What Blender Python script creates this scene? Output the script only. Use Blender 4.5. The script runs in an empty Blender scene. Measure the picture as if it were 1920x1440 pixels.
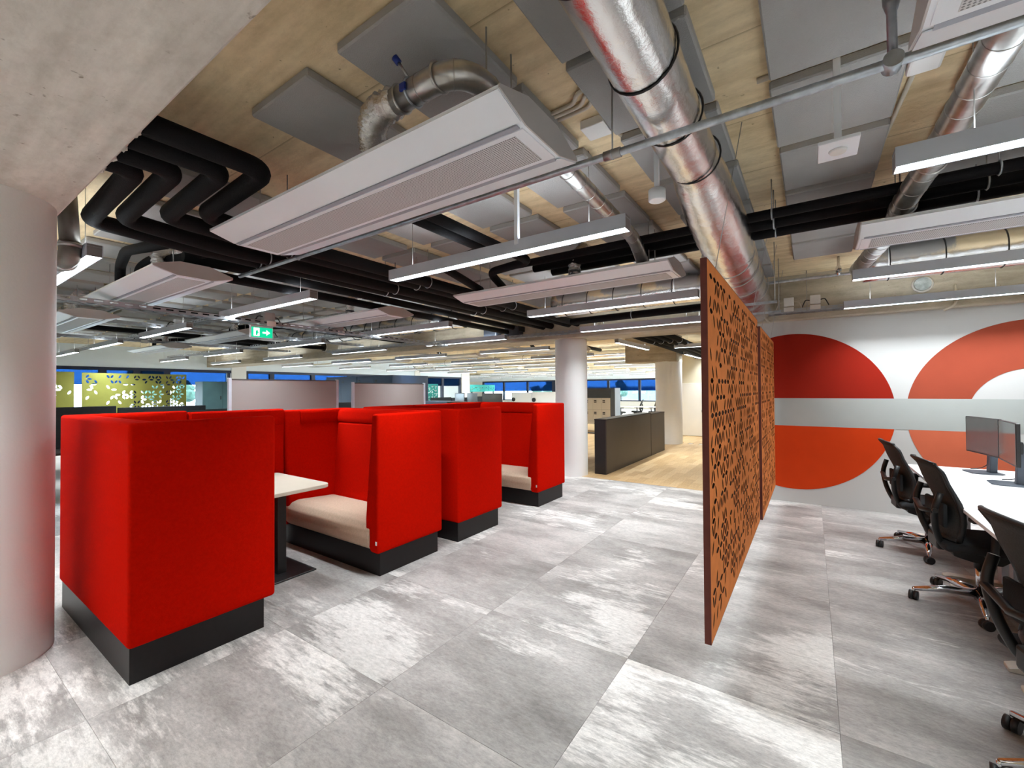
import bpy, bmesh, math, random
from mathutils import Vector, Matrix
PI = math.pi
R = random.Random(7)
S = bpy.context.scene
C = S.collection

# ------------------------------------------------------------------ camera
cam = bpy.data.objects.new('camera', bpy.data.cameras.new('camera'))
C.objects.link(cam)
S.camera = cam
yaw, pitch, roll, FPX = .6035, .0128, -.0066, 815.0
fw = Vector((-math.sin(yaw) * math.cos(pitch), math.cos(yaw) * math.cos(pitch), math.sin(pitch)))
r0 = Vector((math.cos(yaw), math.sin(yaw), 0))
u0 = r0.cross(fw)
rt = math.cos(roll) * r0 + math.sin(roll) * u0
up = -math.sin(roll) * r0 + math.cos(roll) * u0
M = Matrix((rt, up, -fw)).transposed().to_4x4()
M.translation = (0, 0, 1.55)
cam.matrix_world = M
cam.data.sensor_fit = 'HORIZONTAL'
cam.data.sensor_width = 36
cam.data.lens = 36 * FPX / 1920
cam.data.clip_start = .02
cam.data.clip_end = 400

# ------------------------------------------------------------------ world, lamps, exposure
W = bpy.data.worlds.new('sky')
S.world = W
W.use_nodes = True
bg = W.node_tree.nodes['Background']
bg.inputs['Color'].default_value = (.80, .93, 1, 1)
bg.inputs['Strength'].default_value = 9.0
LAMP_DOWN = 5.0       # luminance of the diffusers
LAMP_WATT = 16.5      # light each fitting sends down through its optics
FILL_UP = 6.0         # added upward glow on top of the fittings, fills the ceiling
S.view_settings.view_transform = 'Standard'
S.view_settings.look = 'None'
S.view_settings.gamma = 1
S.view_settings.use_curve_mapping = False
S.view_settings.exposure = 1.15
S.cycles.use_denoising = True
S.cycles.max_bounces = 9
S.cycles.diffuse_bounces = 6
S.cycles.glossy_bounces = 3
S.cycles.transparent_max_bounces = 12
S.cycles.caustics_reflective = False
S.cycles.caustics_refractive = False
S.cycles.sample_clamp_indirect = 6

# ------------------------------------------------------------------ materials
MATS = {}
def mat(name, col=(.5, .5, .5), rough=.6, metal=0, bump=None, emit=None, sheen=0, spec=.5, vary=None):
    if name in MATS:
        return MATS[name]
    m = bpy.data.materials.new(name)
    m.use_nodes = True
    nt = m.node_tree
    p = nt.nodes['Principled BSDF']
    p.inputs['Base Color'].default_value = (*col, 1)
    p.inputs['Roughness'].default_value = rough
    p.inputs['Metallic'].default_value = metal
    p.inputs['Specular IOR Level'].default_value = spec
    if sheen:
        p.inputs['Sheen Weight'].default_value = sheen
        p.inputs['Sheen Tint'].default_value = (*[min(1, c * 1.6 + .02) for c in col], 1)
    if emit:
        p.inputs['Emission Color'].default_value = (*emit[0], 1)
        p.inputs['Emission Strength'].default_value = emit[1]
    tc = None
    if vary or bump:
        tc = nt.nodes.new('ShaderNodeTexCoord')
    if vary:
        sc, amt = vary
        n = nt.nodes.new('ShaderNodeTexNoise')
        n.inputs['Scale'].default_value = sc
        n.inputs['Detail'].default_value = 4
        nt.links.new(tc.outputs['Object'], n.inputs['Vector'])
        mr = nt.nodes.new('ShaderNodeMapRange')
        mr.inputs['From Min'].default_value = .3
        mr.inputs['From Max'].default_value = .7
        mr.inputs['To Min'].default_value = 1 - amt
        mr.inputs['To Max'].default_value = 1 + amt
        nt.links.new(n.outputs['Fac'], mr.inputs['Value'])
        mx = nt.nodes.new('ShaderNodeVectorMath')
        mx.operation = 'SCALE'
        mx.inputs[0].default_value = col
        nt.links.new(mr.outputs['Result'], mx.inputs['Scale'])
        nt.links.new(mx.outputs['Vector'], p.inputs['Base Color'])
    if bump:
        sc, st = bump
        n2 = nt.nodes.new('ShaderNodeTexNoise')
        n2.inputs['Scale'].default_value = sc
        n2.inputs['Detail'].default_value = 3
        nt.links.new(tc.outputs['Object'], n2.inputs['Vector'])
        b = nt.nodes.new('ShaderNodeBump')
        b.inputs['Strength'].default_value = st
        b.inputs['Distance'].default_value = .01
        nt.links.new(n2.outputs['Fac'], b.inputs['Height'])
        nt.links.new(b.outputs['Normal'], p.inputs['Normal'])
    MATS[name] = m
    return m

class NT:
    """small node-graph helper"""
    def __init__(s, name):
        s.m = bpy.data.materials.new(name)
        s.m.use_nodes = True
        s.t = s.m.node_tree
        s.p = s.t.nodes['Principled BSDF']
        MATS[name] = s.m
    def n(s, typ, **kw):
        nd = s.t.nodes.new('ShaderNode' + typ)
        for k, v in kw.items():
            if hasattr(nd, k) and k not in nd.inputs:
                setattr(nd, k, v)
            else:
                nd.inputs[k].default_value = v
        return nd
    def l(s, a, b):
        s.t.links.new(a, b)
    def noise(s, vec, scale, detail=4, rough=.55):
        nd = s.n('TexNoise')
        nd.inputs['Scale'].default_value = scale
        nd.inputs['Detail'].default_value = detail
        nd.inputs['Roughness'].default_value = rough
        s.l(vec, nd.inputs['Vector'])
        return nd.outputs['Fac']
    def mapv(s, vec, scale=(1, 1, 1), loc=(0, 0, 0)):
        nd = s.n('Mapping')
        nd.inputs['Scale'].default_value = scale
        nd.inputs['Location'].default_value = loc
        s.l(vec, nd.inputs['Vector'])
        return nd.outputs['Vector']
    def ramp(s, fac, stops):
        nd = s.n('ValToRGB')
        e = nd.color_ramp.elements
        while len(e) < len(stops):
            e.new(.5)
        for k, (pos, c) in enumerate(stops):
            e[k].position = pos
            e[k].color = (*c, 1) if len(c) == 3 else c
        s.l(fac, nd.inputs['Fac'])
        return nd.outputs['Color']
    def mix(s, fac, a, b, mode='MIX'):
        nd = s.n('Mix', data_type='RGBA', blend_type=mode)
        for val, sock in ((fac, nd.inputs[0]), (a, nd.inputs[6]), (b, nd.inputs[7])):
            if hasattr(val, 'is_output'):
                s.l(val, sock)
            elif isinstance(val, tuple):
                sock.default_value = (*val, 1)
            else:
                sock.default_value = val
        return nd.outputs[2]
    def bump(s, h, strength, dist=.01):
        b = s.n('Bump')
        b.inputs['Strength'].default_value = strength
        b.inputs['Distance'].default_value = dist
        s.l(h, b.inputs['Height'])
        s.l(b.outputs['Normal'], s.p.inputs['Normal'])

def concrete(name, c1, c2, c3, board=True):
    g = NT(name)
    tc = g.n('TexCoord').outputs['Object']
    big = g.noise(tc, .9, 5)
    streak = g.noise(g.mapv(tc, (.8, 9, 9)), 1.2, 5)
    col = g.ramp(big, [(.32, c1), (.5, c2), (.68, c3)])
    col = g.mix(.5, col, g.ramp(streak, [(.33, tuple(c * .8 for c in c1)), (.66, c3)]), 'MIX')
    mott = g.noise(g.mapv(tc, (1, 2, 2)), 7, 6, .75)
    col = g.mix(.55, col, g.ramp(mott, [(.3, (.72, .70, .66)), (.55, (1, 1, 1)), (.75, (1.12, 1.12, 1.12))]), 'MULTIPLY')
    spots = g.noise(tc, 21, 3)
    sp = g.ramp(spots, [(.25, (.30, .24, .18)), (.31, (1, 1, 1))])
    col = g.mix(.7, col, sp, 'MULTIPLY')
    g.l(col, g.p.inputs['Base Color'])
    g.p.inputs['Roughness'].default_value = .85
    h = g.noise(tc, 18, 6, .7)
    if board:
        w = g.n('TexWave', wave_type='BANDS', bands_direction='Y', wave_profile='SAW')
        w.inputs['Scale'].default_value = .46
        w.inputs['Distortion'].default_value = .15
        g.l(tc, w.inputs['Vector'])
        hh = g.mix(.25, h, w.outputs['Fac'], 'ADD')
        g.bump(hh, .35, .02)
        line = g.ramp(w.outputs['Fac'], [(.0, (.45, .4, .34)), (.02, (1, 1, 1))])
        col2 = g.mix(.8, col, line, 'MULTIPLY')
        g.l(col2, g.p.inputs['Base Color'])
    else:
        g.bump(h, .35, .02)
    return g.m
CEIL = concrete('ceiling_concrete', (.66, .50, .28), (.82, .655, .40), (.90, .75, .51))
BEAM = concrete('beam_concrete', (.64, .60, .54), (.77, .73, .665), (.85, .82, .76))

def make_tile():
    g = NT('floor_tile_vinyl')
    tc = g.n('TexCoord').outputs['Object']
    oi = g.n('ObjectInfo').outputs['Random']
    sc = g.n('VectorMath', operation='SCALE')
    sc.inputs[0].default_value = (57, 91, 33)
    g.l(oi, sc.inputs['Scale'])
    add = g.n('VectorMath', operation='ADD')
    g.l(tc, add.inputs[0]); g.l(sc.outputs['Vector'], add.inputs[1])
    v = add.outputs['Vector']
    cloud = g.noise(g.mapv(v, (1, 2.2, 1)), 1.5, 5, .6)
    base = g.ramp(cloud, [(.30, (.225, .212, .204)), (.47, (.345, .330, .320)), (.62, (.455, .438, .425))])
    patch = g.noise(g.mapv(v, (.8, 1.6, 1), (5, 2, 0)), 1.25, 4, .55)
    scr = g.noise(g.mapv(v, (1.6, 8, 1)), 3.5, 6, .75)
    mul = g.n('Math', operation='MULTIPLY_ADD')
    g.l(scr, mul.inputs[0]); mul.inputs[1].default_value = .55
    off = g.n('Math', operation='MULTIPLY_ADD'); off.inputs[1].default_value = .16
    f3 = g.n('Math', operation='FRACT'); m3 = g.n('Math', operation='MULTIPLY'); m3.inputs[1].default_value = 13.7
    g.l(oi, m3.inputs[0]); g.l(m3.outputs[0], f3.inputs[0]); g.l(f3.outputs[0], off.inputs[0]); g.l(patch, off.inputs[2])
    g.l(off.outputs[0], mul.inputs[2])
    pm = g.ramp(mul.outputs[0], [(.895, (0, 0, 0)), (1.0, (.72, .72, .72))])
    col = g.mix(pm, base, (.78, .765, .745))
    fine = g.noise(g.mapv(v, (1, 2.5, 1)), 24, 6, .85)
    col = g.mix(.75, col, g.ramp(fine, [(.32, (.62, .61, .60)), (.5, (1, 1, 1)), (.68, (1.35, 1.35, 1.34))]), 'MULTIPLY')
    tone = g.n('MapRange')
    tone.inputs['To Min'].default_value = .86
    tone.inputs['To Max'].default_value = 1.13
    frac = g.n('Math', operation='FRACT')
    m7 = g.n('Math', operation='MULTIPLY'); m7.inputs[1].default_value = 7.3
    g.l(oi, m7.inputs[0]); g.l(m7.outputs[0], frac.inputs[0]); g.l(frac.outputs[0], tone.inputs['Value'])
    vs = g.n('VectorMath', operation='SCALE')
    g.l(col, vs.inputs[0]); g.l(tone.outputs['Result'], vs.inputs['Scale'])
    wm = g.n('VectorMath', operation='MULTIPLY'); wm.inputs[1].default_value = (1, .972, .95)
    g.l(vs.outputs['Vector'], wm.inputs[0])
    g.l(wm.outputs['Vector'], g.p.inputs['Base Color'])
    g.p.inputs['Roughness'].default_value = .5
    g.p.inputs['Specular IOR Level'].default_value = .35
    g.bump(fine, .08, .004)
    return g.m
TILE = make_tile()

def make_wood():
    g = NT('parquet_oak')
    tc = g.n('TexCoord').outputs['Object']
    oi = g.n('ObjectInfo').outputs['Random']
    grain = g.noise(g.mapv(tc, (14, 1.4, 1)), 4, 4)
    a = g.ramp(oi, [(0, (.46, .29, .13)), (.35, (.56, .37, .18)), (.7, (.64, .45, .24)), (1, (.50, .31, .14))])
    col = g.mix(.4, a, g.ramp(grain, [(.35, (.6, .55, .5)), (.65, (1.1, 1.1, 1.1))]), 'MULTIPLY')
    g.l(col, g.p.inputs['Base Color'])
    g.p.inputs['Roughness'].default_value = .45
    return g.m
WOOD = make_wood()

def make_foil(name, scale, strength, col=(.86, .85, .84), rough=.2):
    g = NT(name)
    tc = g.n('TexCoord').outputs['Object']
    g.p.inputs['Base Color'].default_value = (*col, 1)
    g.p.inputs['Metallic'].default_value = 1
    g.p.inputs['Roughness'].default_value = rough
    v = g.n('TexVoronoi', feature='F1')
    v.inputs['Scale'].default_value = scale
    g.l(g.mapv(tc, (1, .55, 1)), v.inputs['Vector'])
    n = g.noise(tc, scale * 1.7, 5, .7)
    g.bump(g.mix(.5, v.outputs['Distance'], n), strength, .012)
    return g.m
FOIL = make_foil('crinkled_foil', 17, .42, rough=.17)
FLEX = make_foil('flexible_hose_foil', 40, 1.0, (.8, .78, .76), .16)

def make_spiral():
    g = NT('galvanised_spiral_sheet')
    tc = g.n('TexCoord').outputs['Object']
    g.p.inputs['Metallic'].default_value = 1
    g.p.inputs['Roughness'].default_value = .32
    n = g.noise(tc, 14, 3)
    g.l(g.ramp(n, [(.3, (.42, .41, .40)), (.7, (.60, .59, .575))]), g.p.inputs['Base Color'])
    return g.m
SPIRAL = make_spiral()

def make_grille():
    g = NT('perforated_white_grille')
    tc = g.n('TexCoord').outputs['Object']
    sx = g.n('SeparateXYZ'); g.l(tc, sx.inputs[0])
    hs = []
    for ax, f in (('X', 95.0), ('Y', 95.0)):
        m = g.n('Math', operation='MULTIPLY'); m.inputs[1].default_value = f * 2 * PI / 1.0 / 1.0
        g.l(sx.outputs[ax], m.inputs[0])
        s = g.n('Math', operation='SINE'); g.l(m.outputs[0], s.inputs[0]); hs.append(s.outputs[0])
    a = g.n('Math', operation='ADD'); g.l(hs[0], a.inputs[0]); g.l(hs[1], a.inputs[1])
    col = g.ramp(a.outputs[0], [(.28, (.66, .66, .67)), (.5, (.20, .20, .21))])
    g.l(col, g.p.inputs['Base Color'])
    g.p.inputs['Roughness'].default_value = .5
    return g.m
GRILLE = make_grille()

RED = mat('red_wool', (.53, .0050, .0003), .95, bump=(340, .25), spec=.03, vary=(60, .07))
BEIGE = mat('beige_wool', (.64, .48, .355), .95, bump=(300, .3), spec=.1, vary=(70, .08))
PLINTH = mat('plinth_laminate', (.010, .0075, .0078), .42, vary=(30, .12), spec=.3)
WHITE = mat('white_paint', (.80, .79, .77), .7, bump=(60, .05), spec=.3)
WALLP = mat('wall_paint', (.56, .55, .535), .8, bump=(90, .06), spec=.2)
COLM = mat('column_paint', (.86, .86, .855), .75, bump=(70, .08), spec=.2)
ENAMEL = mat('white_enamel', (.90, .94, 1.0), .28, vary=(2, .02))
ENAMEL_D = mat('groove_grey', (.36, .38, .44), .5)
ALU = mat('lamp_aluminium', (.58, .62, .70), .42, .0, vary=(8, .04))
ACOU = mat('acoustic_felt_grey', (.39, .385, .375), .95, bump=(160, .35), spec=.1, vary=(3, .06))
PIPEBLK = mat('black_pipe_foam', (.0045, .004, .005), .75, bump=(120, .25), vary=(12, .2), spec=.2)
GALV = mat('galvanised_steel', (.50, .55, .60), .38, .85, bump=(50, .12), vary=(22, .22))
TRAY = mat('tray_zinc', (.42, .44, .47), .45, .8, vary=(20, .1))
STEEL = mat('steel_rod', (.42, .41, .40), .4, .9, vary=(20, .1))
CHROME = mat('chrome', (.75, .76, .8), .1, 1, vary=(8, .03))
BLKPL = mat('black_plastic', (.012, .0115, .012), .45, vary=(20, .15))
MESHB = mat('chair_mesh_black', (.035, .034, .033), .75, bump=(420, .6), vary=(120, .3))
SCREENM = mat('monitor_glass', (.12, .12, .118), .12, spec=.9, vary=(3, .05))
DESKW = mat('white_desk_laminate', (.86, .86, .855), .4, vary=(4, .015))
TABLEW = mat('cream_table_laminate', (.66, .61, .50), .4, vary=(6, .03))
ORANGE = mat('orange_panel_felt', (.66, .205, .048), .8, bump=(240, .15), spec=.2, vary=(9, .08))
ORCORE = mat('panel_core_brown', (.05, .013, .005), .9, vary=(20, .1))
OREDGE = mat('panel_edge_maroon', (.16, .040, .03), .8, vary=(14, .12))
YGREEN = mat('yellow_green_panel', (.52, .52, .11), .8, vary=(6, .06))
TEAL = mat('teal_panel', (.03, .33, .30), .8, vary=(6, .06))
NAVY = mat('navy_laminate', (.012, .035, .085), .5, vary=(4, .08))
TEALGREY = mat('teal_grey_laminate', (.06, .13, .14), .5, vary=(4, .08))
DARKLAM = mat('dark_brown_laminate', (.042, .032, .025), .45, vary=(5, .07))
DARKEND = mat('near_black_laminate', (.010, .0075, .0078), .5, vary=(5, .1))
BLACKFAB = mat('black_screen_fabric', (.014, .015, .017), .85, bump=(200, .2), vary=(30, .2))
PINK = mat('whiteboard_grey', (.35, .315, .30), .45, vary=(2, .03))
LOCKW = mat('locker_white', (.66, .65, .62), .5, vary=(3, .03))
SLATE = mat('locker_slate', (.10, .13, .18), .5, vary=(4, .06))
FRAME = mat('window_frame_navy', (.008, .014, .040), .5, vary=(4, .1))
DISC = mat('mural_red_shaded', (.30, .011, .002), .8, spec=.2, vary=(5, .03))  # upper halves darker, lower halves brighter: uneven light painted into the colour
DISC2 = mat('mural_red_lit', (.62, .045, .002), .8, spec=.2, vary=(5, .03))
CORAL2 = mat('mural_coral_lit', (.60, .135, .065), .8, spec=.2, vary=(5, .03))
CORAL = mat('mural_coral_shaded', (.33, .058, .028), .8, spec=.2, vary=(5, .03))
BANDM = mat('mural_grey', (.40, .415, .395), .75, vary=(5, .02))
TANPIPE = mat('cream_conduit', (.56, .50, .41), .6, vary=(10, .06))
DARKBOX = mat('slate_box', (.055, .065, .085), .5, vary=(8, .08))
BLUETAG = mat('blue_tag', (.01, .03, .22), .5, vary=(8, .1))
GREEN = mat('exit_green', (0, .32, .16), .4, emit=((0, .45, .22), .7), vary=(8, .02))
SIGNW = mat('exit_white', (.9, .95, .92), .4, emit=((.9, 1, .95), .9), vary=(8, .02))
GLOW = mat('lamp_diffuser', (.9, .9, .9), .5, emit=((.86, .95, 1), LAMP_DOWN))
UPGLOW = mat('ceiling_fill_glow', (.9, .9, .9), .5, emit=((.86, .95, 1), FILL_UP))
BARK = mat('bark', (.05, .04, .03), .9, bump=(20, .5), vary=(9, .3))
LEAF = mat('far_foliage', (.03, .07, .05), .9, vary=(5, .4))
ASPH = mat('asphalt', (.30, .31, .32), .9, vary=(1, .15))
FACADE = mat('far_facade', (.55, .58, .60), .8, vary=(1, .06))

def make_glass(name, tint, gloss):
    m = bpy.data.materials.new(name)
    m.use_nodes = True
    nt = m.node_tree
    nt.nodes.clear()
    out = nt.nodes.new('ShaderNodeOutputMaterial')
    tr = nt.nodes.new('ShaderNodeBsdfTransparent')
    tr.inputs['Color'].default_value = (*tint, 1)
    gl = nt.nodes.new('ShaderNodeBsdfGlossy')
    gl.inputs['Roughness'].default_value = .02
    mx = nt.nodes.new('ShaderNodeMixShader')
    mx.inputs['Fac'].default_value = gloss
    nt.links.new(tr.outputs[0], mx.inputs[1]); nt.links.new(gl.outputs[0], mx.inputs[2])
    nt.links.new(mx.outputs[0], out.inputs['Surface'])
    MATS[name] = m
    return m
GLASS = make_glass('window_glass', (.90, .96, 1), .05)
def make_blind():
    m = bpy.data.materials.new('blue_screen_blind')
    m.use_nodes = True
    nt = m.node_tree
    nt.nodes.clear()
    out = nt.nodes.new('ShaderNodeOutputMaterial')
    tr = nt.nodes.new('ShaderNodeBsdfTransparent')
    tr.inputs['Color'].default_value = (.068, .14, .26, 1)
    df = nt.nodes.new('ShaderNodeBsdfDiffuse')
    df.inputs['Color'].default_value = (.02, .06, .16, 1)
    tl = nt.nodes.new('ShaderNodeBsdfTranslucent')
    tl.inputs['Color'].default_value = (.02, .06, .16, 1)
    w = nt.nodes.new('ShaderNodeMixShader'); w.inputs[0].default_value = .35
    nt.links.new(df.outputs[0], w.inputs[1]); nt.links.new(tl.outputs[0], w.inputs[2])
    mx = nt.nodes.new('ShaderNodeMixShader'); mx.inputs[0].default_value = .25
    nt.links.new(tr.outputs[0], mx.inputs[1]); nt.links.new(w.outputs[0], mx.inputs[2])
    nt.links.new(mx.outputs[0], out.inputs['Surface'])
    MATS['blue_screen_blind'] = m
    return m
BLIND = make_blind()

# ------------------------------------------------------------------ geometry helpers
class B:
    """collects shapes, then links them as one mesh object"""
    def __init__(s):
        s.bm = bmesh.new()
    def box(s, x0, x1, y0, y1, z0, z1, bev=0, seg=2):
        g = bmesh.ops.create_cube(s.bm, size=1)
        vs = g['verts']
        for v in vs:
            v.co = Vector((x0 + (v.co.x + .5) * (x1 - x0), y0 + (v.co.y + .5) * (y1 - y0), z0 + (v.co.z + .5) * (z1 - z0)))
        if bev:
            es = list({e for v in vs for e in v.link_edges})
            bmesh.ops.bevel(s.bm, geom=es, offset=bev, segments=seg, affect='EDGES', profile=.5)
        return s
    def prism(s, poly, axis, a0, a1, bev=0, seg=2):
        """poly: 2-D points; axis: 'x','y','z' along which it is extruded from a0 to a1"""
        def P(p, a):
            return {'x': (a, p[0], p[1]), 'y': (p[0], a, p[1]), 'z': (p[0], p[1], a)}[axis]
        lo = [s.bm.verts.new(P(p, a0)) for p in poly]
        hi = [s.bm.verts.new(P(p, a1)) for p in poly]
        n = len(poly)
        fs = [s.bm.faces.new(lo), s.bm.faces.new(hi)]
        for k in range(n):
            fs.append(s.bm.faces.new((lo[k], lo[(k + 1) % n], hi[(k + 1) % n], hi[k])))
        bmesh.ops.recalc_face_normals(s.bm, faces=fs)
        if bev:
            bmesh.ops.bevel(s.bm, geom=list({e for f in fs for e in f.edges}), offset=bev, segments=seg, affect='EDGES', profile=.5)
        return s
    def tube(s, pts, rad, seg=12, cap=True, noise=0):
        pts = [Vector(p) for p in pts]
        n = len(pts)
        rads = rad if isinstance(rad, (list, tuple)) else [rad] * n
        t = [(pts[min(k + 1, n - 1)] - pts[max(k - 1, 0)]).normalized() for k in range(n)]
        a = Vector((0, 0, 1)) if abs(t[0].z) < .9 else Vector((1, 0, 0))
        u = t[0].cross(a).normalized()
        rings = []
        for k in range(n):
            u = (u - t[k] * u.dot(t[k])).normalized()
            v = t[k].cross(u)
            rings.append([s.bm.verts.new(pts[k] + (u * math.cos(2 * PI * j / seg) + v * math.sin(2 * PI * j / seg)) * (rads[k] * (1 + R.uniform(-noise, noise)))) for j in range(seg)])
        for k in range(n - 1):
            for j in range(seg):
                f = s.bm.faces.new((rings[k][j], rings[k][(j + 1) % seg], rings[k + 1][(j + 1) % seg], rings[k + 1][j]))
                f.smooth = True
        if cap:
            s.bm.faces.new(rings[0][::-1]); s.bm.faces.new(rings[-1])
        return s
    def cyl(s, p0, p1, r, seg=16, r1=None):
        return s.tube([p0, p1], [r, r if r1 is None else r1], seg)
    def ring(s, c, axis, r, t=.006, seg=24):
        """a band (torus) of radius r about the axis direction"""
        ax = Vector(axis).normalized()
        a = Vector((0, 0, 1)) if abs(ax.z) < .9 else Vector((1, 0, 0))
        u = ax.cross(a).normalized(); v = ax.cross(u)
        c = Vector(c)
        rr = []
        for j in range(seg):
            d = u * math.cos(2 * PI * j / seg) + v * math.sin(2 * PI * j / seg)
            rr.append([s.bm.verts.new(c + d * (r + t * math.cos(q)) + ax * t * math.sin(q)) for q in (0, PI / 2, PI, 3 * PI / 2)])
        for j in range(seg):
            for q in range(4):
                s.bm.faces.new((rr[j][q], rr[(j + 1) % seg][q], rr[(j + 1) % seg][(q + 1) % 4], rr[j][(q + 1) % 4])).smooth = True
        return s
    def lathe(s, prof, c=(0, 0), seg=32):
        rings = [[s.bm.verts.new((c[0] + r * math.cos(2 * PI * j / seg), c[1] + r * math.sin(2 * PI * j / seg), z)) for j in range(seg)] for r, z in prof]
        for k in range(len(prof) - 1):
            for j in range(seg):
                s.bm.faces.new((rings[k][j], rings[k][(j + 1) % seg], rings[k + 1][(j + 1) % seg], rings[k + 1][j])).smooth = True
        s.bm.faces.new(rings[0][::-1]); s.bm.faces.new(rings[-1])
        return s
    def done(s, name, m, parent=None, smooth=False, loc=None, rot=None):
        me = bpy.data.meshes.new(name)
        bmesh.ops.recalc_face_normals(s.bm, faces=s.bm.faces)
        s.bm.to_mesh(me); s.bm.free()
        me.materials.append(m)
        if smooth:
            me.shade_smooth()
            try:
                me.set_sharp_from_angle(angle=math.radians(38))
            except Exception:
                pass
        o = bpy.data.objects.new(name, me)
        C.objects.link(o)
        if parent:
            o.parent = parent
        if loc: o.location = loc
        if rot: o.rotation_euler = rot
        return o

def fillet(pts, rad, n=6):
    pts = [Vector(p) for p in pts]
    out = [pts[0]]
    for k in range(1, len(pts) - 1):
        a, b, c = pts[k - 1], pts[k], pts[k + 1]
        d1, d2 = (a - b), (c - b)
        q = min(rad, d1.length * .49, d2.length * .49)
        p0, p1 = b + d1.normalized() * q, b + d2.normalized() * q
        for j in range(n + 1):
            t = j / n
            out.append(p0 * (1 - t) ** 2 + b * 2 * t * (1 - t) + p1 * t * t)
    out.append(pts[-1])
    return out

def tag(o, label, cat, group=None, kind=None):
    o['label'] = label
    o['category'] = cat
    if group: o['group'] = group
    if kind: o['kind'] = kind
    return o
def thing(name, label, cat, loc=(0, 0, 0), rz=0, group=None):
    o = bpy.data.objects.new(name, None)
    C.objects.link(o)
    o.location = loc
    o.rotation_euler = (0, 0, rz)
    o.empty_display_size = .05
    return tag(o, label, cat, group)
def struct(o, label, cat):
    o['kind'] = 'structure'
    o['label'] = label
    o['category'] = cat
    return o
def sthing(name, label, cat, loc=(0, 0, 0)):
    o = thing(name, label, cat, loc)
    o['kind'] = 'structure'
    return o
def copy_tree(o, parent=None):
    c = o.copy()
    C.objects.link(c)
    if parent: c.parent = parent
    for ch in list(o.children):
        copy_tree(ch, c)
    return c
def dup(o, loc, rz=None, label=None, group=None):
    c = copy_tree(o)
    c.location = loc
    if rz is not None: c.rotation_euler = (0, 0, rz)
    if label: c['label'] = label
    if group: c['group'] = group
    elif 'group' in c.keys() and group is None: del c['group']
    return c

CZ = 3.05      # underside of the ceiling slab

# ------------------------------------------------------------------ setting: floor
fl = struct(B().box(-30, 4.2, -7, 36, -.2, -.012).done('floor', mat('screed', (.56, .54, .51), .7, vary=(1.2, .15))), 'grey floor of the open office with vinyl tiles and parquet', 'floor')
tile_me = None
TX = [.085 - .9755 * k for k in range(-3, 9)]
TY = [2.445 + .942 * k for k in range(-5, 5)]
TY = [y for y in TY] + [7.06]
for i in range(len(TX)):
    for j in range(len(TY) - 1):
        y0, y1 = TY[j], TY[j + 1]
        std = abs((y1 - y0) - .942) < .01
        if std and tile_me:
            o = bpy.data.objects.new('tile', tile_me); C.objects.link(o); o.parent = fl
        else:
            o = B().box(-.4873, .4873, .0005, y1 - y0 - .0005, -.012, 0, .0007, 1).done('tile', TILE, fl)
            if std: tile_me = o.data
        o.location = (TX[i] - .9755 / 2, y0, 0)
pl = None
for i in range(20):
    for j in range(12):
        x = -.65 - .14 * i
        y = 7.065 + (.5 * j) - (.25 if i % 2 and j else 0)
        ln = .5 - (.25 if i % 2 and not j else 0)
        if pl and ln == .5:
            o = bpy.data.objects.new('plank', pl); C.objects.link(o); o.parent = fl
        else:
            o = B().box(-.139, 0, .0005, ln - .001, -.012, 0).done('plank', WOOD, fl)
            if ln == .5: pl = o.data
        o.location = (x, y, 0)
def make_wood2():
    g = NT('parquet_far')
    tc = g.n('TexCoord').outputs['Object']
    b = g.n('TexBrick')
    b.inputs['Scale'].default_value = 1
    b.inputs['Brick Width'].default_value = .5
    b.inputs['Row Height'].default_value = .14
    b.inputs['Mortar Size'].default_value = .001
    b.inputs['Color1'].default_value = (.48, .30, .14, 1)
    b.inputs['Color2'].default_value = (.62, .43, .22, 1)
    b.inputs['Mortar'].default_value = (.25, .15, .07, 1)
    m = g.n('Mapping'); m.inputs['Rotation'].default_value = (0, 0, PI / 2)
    g.l(tc, m.inputs['Vector']); g.l(m.outputs[0], b.inputs['Vector'])
    g.l(b.outputs['Color'], g.p.inputs['Base Color'])
    g.p.inputs['Roughness'].default_value = .5
    return g.m
WOODF = make_wood2()
B().box(-3.452, -.5, 13.07, 15, -.012, 0).done('parquet', WOODF, fl)
B().box(-12, -3.452, 7.065, 15, -.012, 0).done('parquet', WOODF, fl)

# ------------------------------------------------------------------ setting: ceiling, beams, columns, walls
struct(B().box(-30, 4.2, -7, 36, CZ, CZ + .25).done('ceiling', CEIL), 'bare tan concrete ceiling slab with board marks', 'ceiling')
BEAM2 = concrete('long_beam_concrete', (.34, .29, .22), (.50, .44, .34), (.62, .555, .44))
def beam(y0, y1, z0, x0, x1, label):
    b = B()
    b.prism([(y0 + .012, z0), (y1 - .012, z0), (y1, z0 + .012), (y1, CZ + .02), (y0, CZ + .02), (y0, z0 + .012)], 'x', x0, x1)
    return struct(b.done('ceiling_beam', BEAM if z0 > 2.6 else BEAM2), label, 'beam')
beam(-.06, .65, 2.70, -30, 4.2, 'broad pale concrete beam over the near white column')
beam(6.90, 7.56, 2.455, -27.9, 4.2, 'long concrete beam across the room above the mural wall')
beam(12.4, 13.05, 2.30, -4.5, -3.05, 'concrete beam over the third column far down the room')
def column(x, y, r, z1, label):
    b = B().lathe([(r, 0), (r, z1 - .02), (r - .008, z1)], (x, y), 48)
    return struct(b.done('column', COLM, smooth=True), label, 'column')
column(-3.98, .30, .33, 2.71, 'thick white round column cut by the photo edge beside the sofas')
column(-3.64, 7.20, .29, 2.46, 'white round column behind the farthest red sofa')
column(-3.36, 12.75, .36, 2.31, 'cream round column past the dark cabinet')

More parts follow.
